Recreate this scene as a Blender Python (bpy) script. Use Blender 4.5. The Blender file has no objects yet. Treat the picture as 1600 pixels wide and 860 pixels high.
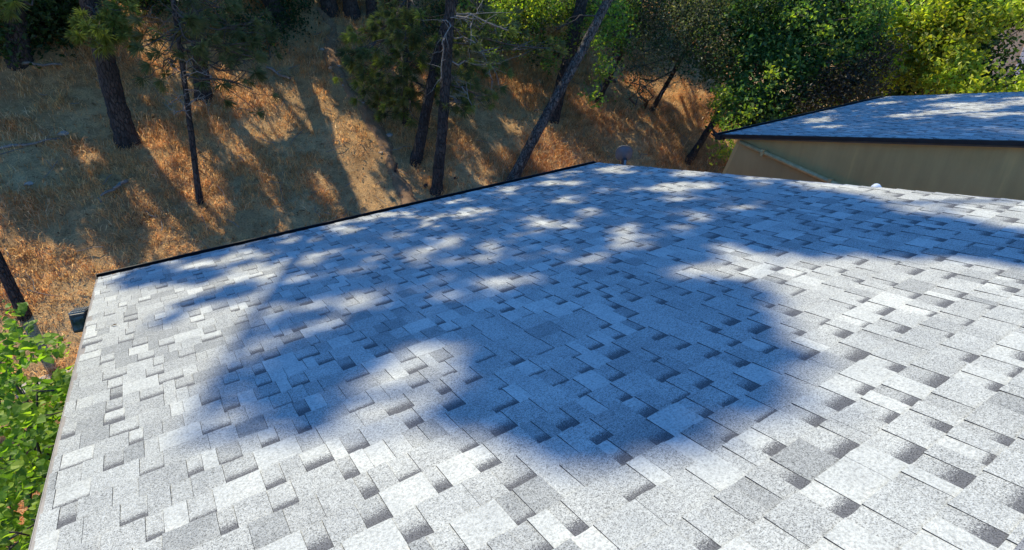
import bpy, math, random
import numpy as np
from mathutils import Vector, Matrix

random.seed(7)
rng = np.random.default_rng(11)
scene = bpy.context.scene
COL = scene.collection

# ------------------------------------------------------------------ camera, sky, sun, exposure
CAM = np.array([0.0, 0.0, 5.2])
FPX = 901.4
BX = np.array([0.83791979, -0.54579339, 0.0])           # camera right in the world
BU = np.array([0.26876673, 0.41261943, 0.8703503])      # camera up
BF = np.array([0.47503144, 0.72928374, -0.49243309])    # camera forward
cam_data = bpy.data.cameras.new('camera')
cam = bpy.data.objects.new('camera', cam_data)
COL.objects.link(cam)
cam_data.sensor_width = 36.0
cam_data.lens = FPX / 1600 * 36.0
cam_data.clip_start = 0.05
cam_data.clip_end = 1000
M = Matrix((( BX[0], BU[0], -BF[0], CAM[0]), (BX[1], BU[1], -BF[1], CAM[1]), (BX[2], BU[2], -BF[2], CAM[2]), (0, 0, 0, 1)))
cam.matrix_world = M
scene.camera = cam

SUN_EL, SUN_AZ = math.radians(53), math.radians(-12)    # azimuth from +Y towards +X
SUN = np.array([math.sin(SUN_AZ) * math.cos(SUN_EL), math.cos(SUN_AZ) * math.cos(SUN_EL), math.sin(SUN_EL)])
world = bpy.data.worlds.new('World')
scene.world = world
world.use_nodes = True
wn = world.node_tree
bg = wn.nodes['Background']
sky = wn.nodes.new('ShaderNodeTexSky')
sky.sky_type = 'NISHITA'
sky.sun_disc = False
sky.sun_elevation = SUN_EL
sky.sun_rotation = SUN_AZ
sky.ozone_density = 10.0
sky.dust_density = 0.2
sky.air_density = 1.0
hs_ = wn.nodes.new('ShaderNodeHueSaturation')
hs_.inputs['Saturation'].default_value = 1.16
wn.links.new(sky.outputs[0], hs_.inputs['Color'])
wn.links.new(hs_.outputs[0], bg.inputs[0])
bg.inputs[1].default_value = 0.15
sl = bpy.data.lights.new('sun', 'SUN')
sl.energy = 3.25
sl.angle = math.radians(0.5)
sl.color = (1.0, 0.91, 0.665)
sun = bpy.data.objects.new('sun', sl)
COL.objects.link(sun)
sun.rotation_euler = Vector(SUN).to_track_quat('Z', 'Y').to_euler()
sun.location = (0, 0, 30)
scene.view_settings.view_transform = 'Standard'
scene.view_settings.look = 'None'
scene.view_settings.exposure = 1.0
scene.view_settings.gamma = 1.0

# ------------------------------------------------------------------ terrain and ray helpers
def vnoise(x, y, seed=0):
    xi = np.floor(x).astype(int); yi = np.floor(y).astype(int)
    fx = x - xi; fy = y - yi
    fx = fx * fx * (3 - 2 * fx); fy = fy * fy * (3 - 2 * fy)
    def h(a, b):
        v = np.sin(a * 127.1 + b * 311.7 + seed * 74.7) * 43758.5453
        return v - np.floor(v)
    return (h(xi, yi) * (1 - fx) + h(xi + 1, yi) * fx) * (1 - fy) + (h(xi, yi + 1) * (1 - fx) + h(xi + 1, yi + 1) * fx) * fy

def terrain(x, y):
    x = np.asarray(x, float); y = np.asarray(y, float)
    t = y - 7.9 - 0.9 * np.maximum(0, x - 14.5)
    ramp = 0.51 * np.where(t < -3, 0, np.where(t > 3, t, 0.5 * (t + np.sqrt(t * t + 0.25))))
    top = 12.5
    ramp = np.where(ramp > top - 3, top - 3 * np.exp(-(ramp - top + 3) / 3), ramp)
    amt = np.clip((y - 7) / 2, 0, 1)
    return ramp + amt * (0.28 * (vnoise(x * .45, y * .45, 1) - .5) + 0.12 * (vnoise(x * 1.3, y * 1.3, 2) - .5))

def ray(px, py):
    d = BX * (px - 800) - BU * (py - 430) + BF * FPX
    return d / np.linalg.norm(d)

def hit(px, py):
    d = ray(px, py); t = 2.0
    while t < 80:
        p = CAM + d * t
        if p[2] < float(terrain(p[0], p[1])): break
        t += 0.02
    return CAM + d * t

def at_y(px, py, Y):
    d = ray(px, py); return CAM + d * (Y / d[1])
def at_x(px, py, X):
    d = ray(px, py); return CAM + d * (X / d[0])
def at_d(px, py, D):
    return CAM + ray(px, py) * D

def project(P):
    q = np.asarray(P) - CAM
    z = q @ BF
    return 800 + FPX * (q @ BX) / z, 430 - FPX * (q @ BU) / z, z

# ------------------------------------------------------------------ object helpers
def link(name, mesh, parent=None, loc=None):
    o = bpy.data.objects.new(name, mesh)
    COL.objects.link(o)
    if parent is not None: o.parent = parent
    if loc is not None: o.location = loc
    return o

def thing(name, label, cat, loc=(0, 0, 0), group=None):
    o = link(name, None, None, tuple(float(c) for c in loc))
    o.empty_display_size = 0.2
    o['label'] = label; o['category'] = cat
    if group: o['group'] = group
    return o

def tag(o, label=None, cat=None, group=None, kind=None):
    if label: o['label'] = label
    if cat: o['category'] = cat
    if group: o['group'] = group
    if kind: o['kind'] = kind
    return o

def np_mesh(name, verts, faces, mats, cols=None, smooth=False):
    """verts (N,3), faces (M,k) equal-sized faces"""
    me = bpy.data.meshes.new(name)
    verts = np.ascontiguousarray(verts, dtype=np.float32); faces = np.ascontiguousarray(faces, dtype=np.int32)
    k = faces.shape[1]
    me.vertices.add(len(verts)); me.vertices.foreach_set('co', verts.ravel())
    me.loops.add(faces.size); me.loops.foreach_set('vertex_index', faces.ravel())
    me.polygons.add(len(faces)); me.polygons.foreach_set('loop_start', np.arange(0, faces.size, k, dtype=np.int32))
    me.polygons.foreach_set('loop_total', np.full(len(faces), k, dtype=np.int32))
    me.polygons.foreach_set('use_smooth', np.full(len(faces), smooth))
    if cols is not None:
        a = me.attributes.new('tint', 'FLOAT_COLOR', 'POINT')
        c = np.ones((len(verts), 4), dtype=np.float32); c[:, :3] = cols
        a.data.foreach_set('color', c.ravel())
    for m in (mats if isinstance(mats, (list, tuple)) else [mats]): me.materials.append(m)
    me.update(calc_edges=True); me.validate()
    return me

class MB:
    """collects boxes, tubes and prisms; build() links them as one mesh"""
    def __init__(s): s.v = []; s.f = []; s.sm = []
    def add(s, vs, fs, smooth=False):
        b = len(s.v); s.v += [tuple(map(float, p)) for p in vs]
        s.f += [tuple(b + i for i in f) for f in fs]; s.sm += [smooth] * len(fs)
    def box(s, lo, hi, mat=None, bev=0):
        x0, y0, z0 = lo; x1, y1, z1 = hi
        vs = [(x0, y0, z0), (x1, y0, z0), (x1, y1, z0), (x0, y1, z0), (x0, y0, z1), (x1, y0, z1), (x1, y1, z1), (x0, y1, z1)]
        if mat is not None: vs = [tuple(mat @ Vector(p)) for p in vs]
        s.add(vs, [(3, 2, 1, 0), (4, 5, 6, 7), (0, 1, 5, 4), (1, 2, 6, 5), (2, 3, 7, 6), (3, 0, 4, 7)])
    def tube(s, pts, radii, n=8, rough=0.0, cap=True, seed=0):
        pts = [np.array(p, float) for p in pts]
        rr = np.random.default_rng(seed)
        vs = []; fs = []
        for i, p in enumerate(pts):
            t = pts[min(i + 1, len(pts) - 1)] - pts[max(i - 1, 0)]
            t = t / (np.linalg.norm(t) + 1e-9)
            a = np.cross(t, [0.31, 0.95, 0.05]); a /= np.linalg.norm(a); b = np.cross(t, a)
            for k in range(n):
                an = 2 * math.pi * k / n
                r = radii[i] * (1 + rough * (rr.random() - .5))
                vs.append(p + a * math.cos(an) * r + b * math.sin(an) * r)
        for i in range(len(pts) - 1):
            for k in range(n):
                fs.append((i * n + k, i * n + (k + 1) % n, (i + 1) * n + (k + 1) % n, (i + 1) * n + k))
        if cap:
            fs.append(tuple(range(n - 1, -1, -1))); fs.append(tuple((len(pts) - 1) * n + k for k in range(n)))
        s.add(vs, fs, True)
    def prism(s, poly, ext):
        n = len(poly); e = np.array(ext)
        vs = [np.array(p) for p in poly] + [np.array(p) + e for p in poly]
        s.add(vs, [tuple(range(n - 1, -1, -1)), tuple(range(n, 2 * n))] + [(i, (i + 1) % n, n + (i + 1) % n, n + i) for i in range(n)])
    def build(s, name, mat, parent=None, bevel=0):
        me = bpy.data.meshes.new(name)
        me.from_pydata(s.v, [], s.f); me.polygons.foreach_set('use_smooth', s.sm)
        me.materials.append(mat); me.update()
        o = link(name, me, parent)
        if bevel:
            m = o.modifiers.new('bevel', 'BEVEL'); m.width = bevel; m.segments = 2; m.limit_method = 'ANGLE'
        return o

# ------------------------------------------------------------------ materials
def mat_new(name):
    m = bpy.data.materials.new(name); m.use_nodes = True
    nt = m.node_tree; return m, nt, nt.nodes['Principled BSDF']

def N(nt, typ, **kw):
    n = nt.nodes.new(typ)
    for k, v in kw.items():
        if k in n.inputs: n.inputs[k].default_value = v
        else: setattr(n, k, v)
    return n

def mix(nt, a, b, fac, blend='MIX'):
    n = nt.nodes.new('ShaderNodeMix'); n.data_type = 'RGBA'; n.blend_type = blend
    for s, v in ((6, a), (7, b), (0, fac)):
        if hasattr(v, 'is_output'): nt.links.new(v, n.inputs[s])
        elif s == 0: n.inputs[0].default_value = v
        else: n.inputs[s].default_value = (*v, 1)
    return n.outputs[2]

def ramp(nt, src, stops):
    r = nt.nodes.new('ShaderNodeValToRGB')
    e = r.color_ramp.elements
    while len(e) < len(stops): e.new(0.5)
    for i, (p, c) in enumerate(stops):
        e[i].position = p; e[i].color = (*c, 1) if len(c) == 3 else c
    nt.links.new(src, r.inputs[0]); return r.outputs[0]

def noise(nt, scale, detail=3, rough=.55, vec=None, dist=0):
    n = N(nt, 'ShaderNodeTexNoise', Scale=scale, Detail=detail, Roughness=rough, Distortion=dist)
    if vec is not None: nt.links.new(vec, n.inputs['Vector'])
    return n

def bump(nt, bsdf, h, strength, dist=0.01):
    b = N(nt, 'ShaderNodeBump', Strength=strength, Distance=dist)
    nt.links.new(h, b.inputs['Height']); nt.links.new(b.outputs[0], bsdf.inputs['Normal'])

def pos(nt): return nt.nodes.new('ShaderNodeNewGeometry').outputs['Position']

def shingle_mat():
    m, nt, b = mat_new('granule_shingle')
    P = pos(nt)
    tone = N(nt, 'ShaderNodeAttribute', attribute_name='tint').outputs['Color']
    uv = nt.nodes.new('ShaderNodeUVMap'); uv.uv_map = 'UVMap'
    sep = nt.nodes.new('ShaderNodeSeparateXYZ'); nt.links.new(uv.outputs[0], sep.inputs[0])
    g1 = noise(nt, 230, 2, .7, P); g2 = noise(nt, 95, 2, .6, P); wear = noise(nt, 7, 3, .6, P); big = noise(nt, 1.1, 3, .6, P)
    gm = ramp(nt, g1.outputs[0], [(.36, (.34,) * 3), (.48, (.98,) * 3), (.68, (1.26,) * 3)])
    gm2 = ramp(nt, g2.outputs[0], [(.3, (.62,) * 3), (.5, (1,) * 3), (.7, (1.2,) * 3)])
    tb_ = nt.nodes.new('ShaderNodeSeparateColor'); nt.links.new(tone, tb_.inputs[0])
    sp_ = N(nt, 'ShaderNodeMapRange'); nt.links.new(tb_.outputs[0], sp_.inputs[0])
    sp_.inputs[1].default_value = .42; sp_.inputs[2].default_value = .50; sp_.inputs[3].default_value = 1; sp_.inputs[4].default_value = .35
    c = mix(nt, tone, gm, sp_.outputs[0], 'MULTIPLY'); c = mix(nt, c, gm2, .8, 'MULTIPLY')
    wr = ramp(nt, wear.outputs[0], [(.3, (.9, .9, .9)), (.7, (1.07, 1.065, 1.05))])
    c = mix(nt, c, wr, 1.0, 'MULTIPLY')
    br = ramp(nt, big.outputs[0], [(.3, (.87, .88, .89)), (.7, (1.05, 1.045, 1.03))])
    c = mix(nt, c, br, 1.0, 'MULTIPLY')
    # printed shadow band: dark granules that thin out down the tab
    nb = noise(nt, 260, 2, .8, P)
    ad = N(nt, 'ShaderNodeMath', operation='MULTIPLY_ADD'); nt.links.new(nb.outputs[0], ad.inputs[0]); ad.inputs[1].default_value = .8
    nt.links.new(sep.outputs[1], ad.inputs[2])
    mr = N(nt, 'ShaderNodeMapRange'); nt.links.new(ad.outputs[0], mr.inputs[0])
    mr.inputs[1].default_value = .66; mr.inputs[2].default_value = .80; mr.inputs[3].default_value = 1; mr.inputs[4].default_value = 0
    mu = N(nt, 'ShaderNodeMath', operation='MULTIPLY'); nt.links.new(mr.outputs[0], mu.inputs[0]); nt.links.new(sep.outputs[0], mu.inputs[1])
    dk = mix(nt, (.115, .115, .12), gm, 1.0, 'MULTIPLY')
    c = mix(nt, c, dk, mu.outputs[0])
    nt.links.new(c, b.inputs['Base Color'])
    b.inputs['Roughness'].default_value = .92; b.inputs['Specular IOR Level'].default_value = .25
    bump(nt, b, g1.outputs[0], .55, .004)
    return m

def plain(name, col, rough=.7, metal=0, var=.25, scale=6, bstr=.15, bscale=60):
    m, nt, b = mat_new(name); P = pos(nt)
    n1 = noise(nt, scale, 5, .6, P); n2 = noise(nt, bscale, 4, .6, P)
    lo = tuple(c * (1 - var) for c in col); hi = tuple(min(1, c * (1 + var)) for c in col)
    c = ramp(nt, n1.outputs[0], [(.3, lo), (.7, hi)])
    nt.links.new(c, b.inputs['Base Color'])
    b.inputs['Roughness'].default_value = rough; b.inputs['Metallic'].default_value = metal
    if bstr: bump(nt, b, n2.outputs[0], bstr, .006)
    return m

def bark_mat(name, dark, light):
    m, nt, b = mat_new(name); P = pos(nt)
    mp = N(nt, 'ShaderNodeMapping'); mp.inputs['Scale'].default_value = (1, 1, .28); nt.links.new(P, mp.inputs[0])
    v = N(nt, 'ShaderNodeTexVoronoi', Scale=26.0); v.feature = 'DISTANCE_TO_EDGE'; nt.links.new(mp.outputs[0], v.inputs['Vector'])
    n1 = noise(nt, 18, 5, .7, mp.outputs[0]); n2 = noise(nt, 3, 4, .6, P)
    e = ramp(nt, v.outputs['Distance'], [(.0, (0, 0, 0)), (.12, (1, 1, 1))])
    c = ramp(nt, n1.outputs[0], [(.3, dark), (.72, light)])
    c = mix(nt, tuple(d * .45 for d in dark), c, e)
    c = mix(nt, c, ramp(nt, n2.outputs[0], [(.35, (.7, .7, .72)), (.7, (1.25, 1.2, 1.15))]), 1, 'MULTIPLY')
    nt.links.new(c, b.inputs['Base Color']); b.inputs['Roughness'].default_value = .95
    ma = N(nt, 'ShaderNodeMath', operation='ADD'); nt.links.new(e, ma.inputs[0]); nt.links.new(n1.outputs[0], ma.inputs[1])
    bump(nt, b, ma.outputs[0], .9, .03)
    return m

def leaf_mat(name, trans=.45, gloss=.35):
    m, nt, b = mat_new(name)
    t = N(nt, 'ShaderNodeAttribute', attribute_name='tint').outputs['Color']
    n = noise(nt, 9, 2, .5, pos(nt))
    c = mix(nt, t, ramp(nt, n.outputs[0], [(.3, (.75, .78, .7)), (.7, (1.2, 1.15, 1.1))]), 1, 'MULTIPLY')
    nt.links.new(c, b.inputs['Base Color']); b.inputs['Roughness'].default_value = .5
    b.inputs['Specular IOR Level'].default_value = gloss
    tr = N(nt, 'ShaderNodeBsdfTranslucent')
    c2 = mix(nt, c, (1.5, 1.65, .55), 1, 'MULTIPLY'); nt.links.new(c2, tr.inputs['Color'])
    ms = N(nt, 'ShaderNodeMixShader'); ms.inputs[0].default_value = trans
    nt.links.new(b.outputs[0], ms.inputs[1]); nt.links.new(tr.outputs[0], ms.inputs[2])
    nt.links.new(ms.outputs[0], nt.nodes['Material Output'].inputs['Surface'])
    return m

def tint_mat(name, rough=.9, var=.3):
    m, nt, b = mat_new(name)
    t = N(nt, 'ShaderNodeAttribute', attribute_name='tint').outputs['Color']
    n = noise(nt, 5, 4, .6, pos(nt))
    c = mix(nt, t, ramp(nt, n.outputs[0], [(.3, (1 - var,) * 3), (.7, (1 + var,) * 3)]), 1, 'MULTIPLY')
    nt.links.new(c, b.inputs['Base Color']); b.inputs['Roughness'].default_value = rough; b.inputs['Specular IOR Level'].default_value = .2
    tr = N(nt, 'ShaderNodeBsdfTranslucent'); nt.links.new(c, tr.inputs['Color'])
    ms = N(nt, 'ShaderNodeMixShader'); ms.inputs[0].default_value = .55
    nt.links.new(b.outputs[0], ms.inputs[1]); nt.links.new(tr.outputs[0], ms.inputs[2])
    nt.links.new(ms.outputs[0], nt.nodes['Material Output'].inputs['Surface'])
    return m

def ground_mat():
    m, nt, b = mat_new('dry_hillside'); P = pos(nt)
    n1 = noise(nt, .7, 5, .6, P); n2 = noise(nt, 5, 6, .7, P); n3 = noise(nt, 45, 5, .75, P, .6)
    c = ramp(nt, n1.outputs[0], [(.3, (.41, .235, .11)), (.5, (.61, .375, .175)), (.7, (.70, .465, .235))])
    c = mix(nt, c, ramp(nt, n2.outputs[0], [(.3, (.6, .55, .5)), (.5, (1, 1, 1)), (.72, (1.3, 1.25, 1.15))]), .9, 'MULTIPLY')
    c = mix(nt, c, ramp(nt, n3.outputs[0], [(.3, (.35, .33, .3)), (.55, (1, 1, 1)), (.75, (1.4, 1.35, 1.25))]), .9, 'MULTIPLY')
    nt.links.new(c, b.inputs['Base Color']); b.inputs['Roughness'].default_value = 1; b.inputs['Specular IOR Level'].default_value = .1
    bump(nt, b, n3.outputs[0], .9, .05)
    return m

def dirt_mat():
    m, nt, b = mat_new('trail_dirt'); P = pos(nt)
    n2 = noise(nt, 4, 6, .7, P); n3 = noise(nt, 60, 5, .7, P)
    c = ramp(nt, n2.outputs[0], [(.3, (.22, .125, .065)), (.7, (.40, .245, .14))])
    c = mix(nt, c, ramp(nt, n3.outputs[0], [(.3, (.55,) * 3), (.7, (1.35,) * 3)]), .8, 'MULTIPLY')
    nt.links.new(c, b.inputs['Base Color']); b.inputs['Roughness'].default_value = 1; b.inputs['Specular IOR Level'].default_value = .1
    bump(nt, b, n3.outputs[0], .8, .03)
    return m

def wall_mat(name, lo, hi):
    m, nt, b = mat_new(name); P = pos(nt)
    n1 = noise(nt, 1.1, 5, .6, P); n2 = noise(nt, 90, 4, .65, P)
    mp = N(nt, 'ShaderNodeMapping'); mp.inputs['Scale'].default_value = (3, 3, .35); nt.links.new(P, mp.inputs[0])
    n4 = noise(nt, 2.2, 4, .6, mp.outputs[0])
    c = ramp(nt, n1.outputs[0], [(.3, lo), (.7, hi)])
    c = mix(nt, c, ramp(nt, n4.outputs[0], [(.35, (.88,) * 3), (.62, (1,) * 3), (.8, (1.28, 1.26, 1.2))]), 1, 'MULTIPLY')
    nt.links.new(c, b.inputs['Base Color']); b.inputs['Roughness'].default_value = .9
    bump(nt, b, n2.outputs[0], .5, .006)
    return m

MT = dict(
    shingle=shingle_mat(),
    asphalt=plain('asphalt_edge', (.055, .055, .06), .95, 0, .3, 80, .4, 200),
    deck=plain('roof_felt', (.03, .03, .033), .9),
    drip=plain('dark_drip_metal', (.018, .019, .022), .45, .3, .3, 10, .05),
    trim=plain('pale_rake_metal', (.24, .22, .21), .5, .2, .2, 8, .05),
    fascia=plain('brown_fascia_paint', (.10, .075, .055), .6, 0, .3, 5),
    wall=wall_mat('tan_stucco', (.26, .21, .15), (.34, .28, .2)),
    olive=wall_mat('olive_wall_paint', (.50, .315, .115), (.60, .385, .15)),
    darkolive=wall_mat('dark_wall_tone', (.39, .25, .10), (.47, .31, .125)),
    pipe=plain('olive_pipe_paint', (.52, .37, .17), .45, 0, .25, 12, .1),
    bark=bark_mat('pine_bark', (.030, .024, .021), (.095, .075, .062)),
    greybark=bark_mat('grey_bark', (.032, .028, .025), (.22, .195, .165)),
    twig=plain('dead_twig', (.21, .18, .15), .9, 0, .4, 20, .3),
    branch=plain('brown_branch', (.075, .058, .045), .95, 0, .4, 15, .4),
    leaf=leaf_mat('leaf', .48, .4),
    broad=leaf_mat('broad_leaf', .55, .3),
    needle=leaf_mat('pine_needle', .4, .4),
    grass=tint_mat('dry_grass'),
    stone=plain('pale_stone', (.36, .31, .26), .9, 0, .35, 9, .6, 30),
    concrete=plain('concrete', (.33, .30, .27), .9, 0, .2, 6, .5, 60),
    ground=ground_mat(), dirt=dirt_mat(),
    dish=plain('grey_dish_paint', (.12, .145, .17), .45, .1, .2, 14, .05),
    black=plain('black_housing', (.04, .041, .043), .45, 0, .3, 20, .1),
    lampgrey=plain('grey_lamp_housing', (.22, .23, .235), .5, .2, .25, 20, .1),
    white=plain('white_plastic', (.72, .74, .76), .5, 0, .08, 10, .05),
    farwall=plain('beige_far_wall', (.64, .52, .36), .9, 0, .1, 2, .1),
    whitepaint=plain('white_paint', (.78, .78, .78), .6, 0, .06, 4, .05),
    glass=plain('dark_window_glass', (.02, .025, .035), .08, 0, .2, 2, 0),
)

# ------------------------------------------------------------------ terrain sheet, path
def axis(lo, a, b, hi, fine, coarse):
    return np.unique(np.round(np.concatenate([np.arange(lo, a, coarse), np.arange(a, b, fine), np.arange(b, hi + coarse, coarse)]), 4))
xs = axis(-150, -6, 20, 200, .16, 4.0); ys = axis(-120, 5.5, 19.5, 220, .16, 4.0)
gx, gy = np.meshgrid(xs, ys)
gz = terrain(gx, gy)
fine = ((gx > -6) & (gx < 20) & (gy > 6.5) & (gy < 19.5))
gz = gz + fine * 0.05 * (vnoise(gx * 4, gy * 4, 5) - .5) + fine * 0.05 * (rng.random(gx.shape) - .5)
gv = np.stack([gx, gy, gz], -1).reshape(-1, 3)
nx, ny = len(xs), len(ys)
ii, jj = np.meshgrid(np.arange(nx - 1), np.arange(ny - 1))
b0 = (jj * nx + ii).ravel()
gf = np.stack([b0, b0 + 1, b0 + nx + 1, b0 + nx], -1)
tag(link('ground', np_mesh('ground', gv, gf, MT['ground'], smooth=True)), kind='structure')

trail_px = [(650, 330), (630, 300), (612, 262), (600, 222), (578, 182), (545, 142), (522, 105), (515, 78), (522, 45), (500, 15)]
trail = np.array([hit(*p)[:2] for p in trail_px])
tt = np.linspace(0, len(trail) - 1, 90)
tc = np.stack([np.interp(tt, np.arange(len(trail)), trail[:, k]) for k in (0, 1)], -1)
tg = np.gradient(tc, axis=0); tn = np.stack([-tg[:, 1], tg[:, 0]], -1); tn /= np.linalg.norm(tn, axis=1)[:, None]
pv = []
for k in range(9):
    s = (k / 4 - 1)
    w = .13 + .05 * np.sin(tt * 2.1) + .03 * np.sin(tt * 7) + .05 * rng.random(90)
    q = tc + tn * (s * w)[:, None]
    z = terrain(q[:, 0], q[:, 1]) + .05 * (1 - s * s) - .035 * s * s * s * s + .012 * rng.random(90)
    pv.append(np.stack([q[:, 0], q[:, 1], z], -1))
pv = np.stack(pv, 1).reshape(-1, 3)
pf = np.array([(i * 9 + k, i * 9 + k + 1, (i + 1) * 9 + k + 1, (i + 1) * 9 + k) for i in range(89) for k in range(8)])
tag(link('path', np_mesh('path', pv, pf, MT['dirt'], smooth=True)), kind='structure')

# ------------------------------------------------------------------ main house
SL = math.asin(.2131)
cs, sn = math.cos(SL), math.sin(SL)
RN = np.array([0, sn, cs])
RO = CAM - RN * 1.3                               # foot of the camera on the roof plane
def roofp(v, u, n=0.0): return RO + np.array([v, 0, 0]) + np.array([0, cs, -sn]) * u + RN * n
RMAT = Matrix(((1, 0, 0, RO[0]), (0, cs, sn, RO[1]), (0, -sn, cs, RO[2]), (0, 0, 0, 1)))   # local x = across, y = down the slope, z = out of the roof
EXPO = .145
U0 = .5395 - EXPO                                 # first butt line below the ridge cap
V0, V1, UE, UR = -.664, 5.27, 6.292, .22
TONES = [(.50, .505, .477), (.44, .445, .425), (.408, .412, .394), (.368, .372, .358), (.312, .317, .308)]
TP = [.17, .27, .29, .18, .09]
WQ = [.055, .075, .095, .115, .135, .16, .185, .21, .24, .28]

def tab_arrays(w, low, seed, e=EXPO):
    r = np.random.default_rng(seed)
    a, b = .0025, (.0055 if low else .0095)
    xs_ = [0, w * .34, w * .67, w]
    ed = [e + .004 * (r.random() - .5) for _ in xs_]
    v = [(x, -.012, a) for x in xs_] + [(x, ed[i], b * (1 + .12 * (r.random() - .5))) for i, x in enumerate(xs_)] + [(x, ed[i] + .001, -.001) for i, x in enumerate(xs_)] + [(0, -.012, -.001), (w, -.012, -.001)]
    f = [(0, 1, 5, 4), (1, 2, 6, 5), (2, 3, 7, 6), (4, 5, 9, 8), (5, 6, 10, 9), (6, 7, 11, 10), (0, 4, 8, 12), (7, 3, 13, 11)]
    f = [tuple(reversed(q)) for q in f]
    mi = [0, 0, 0, 1, 1, 1, 1, 1]
    return v, f, mi

def die_cut(r):
    out = []; x = 0; low = False
    while x < .985 - .03:
        w = r.choice([.055, .07, .085, .10, .115]) if low else r.choice([.055, .075, .09, .11, .13, .165])
        w = min(w, .985 - x)
        if .985 - x - w < .05: w = .985 - x
        out.append((w, low)); x += w; low = not low
    return out
CUTS = [die_cut(random.Random(40 + i)) for i in range(4)]
def layout(v0, v1, u_end, n_courses, seed):
    r = random.Random(seed)
    out = []
    for k in range(-1, n_courses):
        u = U0 + k * EXPO
        if u > u_end - .02: break
        e = min(EXPO, u_end - u)
        start = v0 - .985 + ((k * .168 + (k // 7) * .09) % .985); j = 0
        edge0 = v0 - r.random() * .012; edge1 = v1 + r.random() * .010
        while start < v1:
            cut = CUTS[(k // 2 + j * 3 + k) % 4]
            x = start
            for w, low in cut:
                a, b = max(x, edge0), min(x + w, edge1)
                x += w
                tone = r.choices(range(5), TP)[0]; band = (r.choice([.7, .85, 1.0, 1.2, 1.5]) if low and r.random() < .76 else 0); sd = r.randrange(6)
                if b - a < .025: continue
                out.append((a, u, round(b - a, 4), low, band, tone, e, sd))
            start += .985; j += 1
    return out

def tabs_mesh(name, tabs):
    V = []; F = []; MI = []; UV = []; C = []
    for (x, u, w, low, band, tone, e, sd) in tabs:
        v, f, mi = tab_arrays(w - .0014, low, sd * 31 + int(w * 1000), e)
        b = len(V)
        V += [(p[0] + x, p[1] + u, p[2]) for p in v]
        F += [tuple(b + i for i in q) for q in f]; MI += mi
        for q in f: UV += [(1.0 if band else 0.0, max(0, v[i][1]) / EXPO * (band or 1)) for i in q]
        C += [TONES[tone]] * len(v)
    return finish_tabs(name, V, F, MI, UV, C)

def finish_tabs(name, V, F, MI, UV, C):
    me = np_mesh(name, np.array(V), np.array(F), [MT['shingle'], MT['asphalt']], np.array(C))
    me.polygons.foreach_set('material_index', np.array(MI, dtype=np.int32))
    uvl = me.uv_layers.new(name='UVMap'); uvl.data.foreach_set('uv', np.array(UV, dtype=np.float32).ravel())
    me.update(); return me

house = thing('house', 'low house whose grey laminated shingle roof fills the foreground, dappled by tree shade', 'house', (2.3, 2.0, 0))
def hpart(mb, name, mat, bevel=0):
    o = mb.build(name, mat, house, bevel); o.matrix_parent_inverse = Matrix.Translation((-2.3, -2.0, 0)); return o
HINV = Matrix.Translation((-2.3, -2.0, 0))

mb = MB()
mb.prism([roofp(V0 + .004, UR, -.002), roofp(V1 - .004, UR, -.002), roofp(V1 - .004, UE - .004, -.002), roofp(V0 + .004, UE - .004, -.002)], RN * -.05)
roof = hpart(mb, 'roof', MT['deck'])
RIDGE = roofp(0, UR, 0)
def backp(v, u, n=0):     # other slope, descending to -Y
    return np.array([v, RIDGE[1], RIDGE[2]]) + np.array([0, -cs, -sn]) * u + np.array([0, -sn, cs]) * n
mb = MB(); mb.prism([backp(V1 - .004, .012, -.002), backp(V0 + .004, .012, -.002), backp(V0 + .004, 6.0, -.002), backp(V1 - .004, 6.0, -.002)], np.array([0, -sn, cs]) * -.05)
hpart(mb, 'back_slope', MT['deck'])

tabs = layout(V0, V1, UE, 60, 3)
def tab_size(t):
    c = roofp(t[0] + t[2] / 2, t[1] + t[6] / 2)
    px, py, z = project(c)
    if z < .3 or px < 5 or px > 1595 or py > 855: return 0
    a = [project(roofp(t[0] + i * t[2], t[1] + j * t[6])) for i, j in ((0, 0), (1, 0), (1, 1), (0, 1))]
    ar = 0
    for i in range(4):
        x0, y0, _ = a[i]; x1, y1, _ = a[(i + 1) % 4]; ar += x0 * y1 - x1 * y0
    return abs(ar) / 2
order = sorted(range(len(tabs)), key=lambda i: -tab_size(tabs[i]))
single = set(order[:300])
protos = {}
RINV = Matrix.Translation((-2.3, -2.0, 0))
for i in sorted(single):
    x, u, w, low, band, tone, e, sd = tabs[i]
    key = (round(w, 3), low, band, tone, round(e, 3), sd)
    if key not in protos: protos[key] = tabs_mesh('shingle', [(0, 0, w, low, band, tone, e, sd)])
    o = link('shingle', protos[key], roof)
    o.matrix_basis = RMAT @ Matrix.Translation((x, u, 0))
o = link('shingle', tabs_mesh('shingle_field', [t for i, t in enumerate(tabs) if i not in single]), roof)
o.matrix_basis = RMAT; o['kind'] = 'stuff'
# back slope shingles, same tabs on the far side of the ridge
o = link('shingle', tabs_mesh('shingle_back', layout(V0, V1, 2.2, 20, 9)), roof)
o.matrix_basis = Matrix.Translation((V0 + V1, 0, 0)) @ Matrix(((-1, 0, 0, 0), (0, -cs, -sn, RIDGE[1]), (0, -sn, cs, RIDGE[2]), (0, 0, 0, 1))) @ Matrix.Translation((0, -UR, 0)); o['kind'] = 'stuff'
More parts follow.
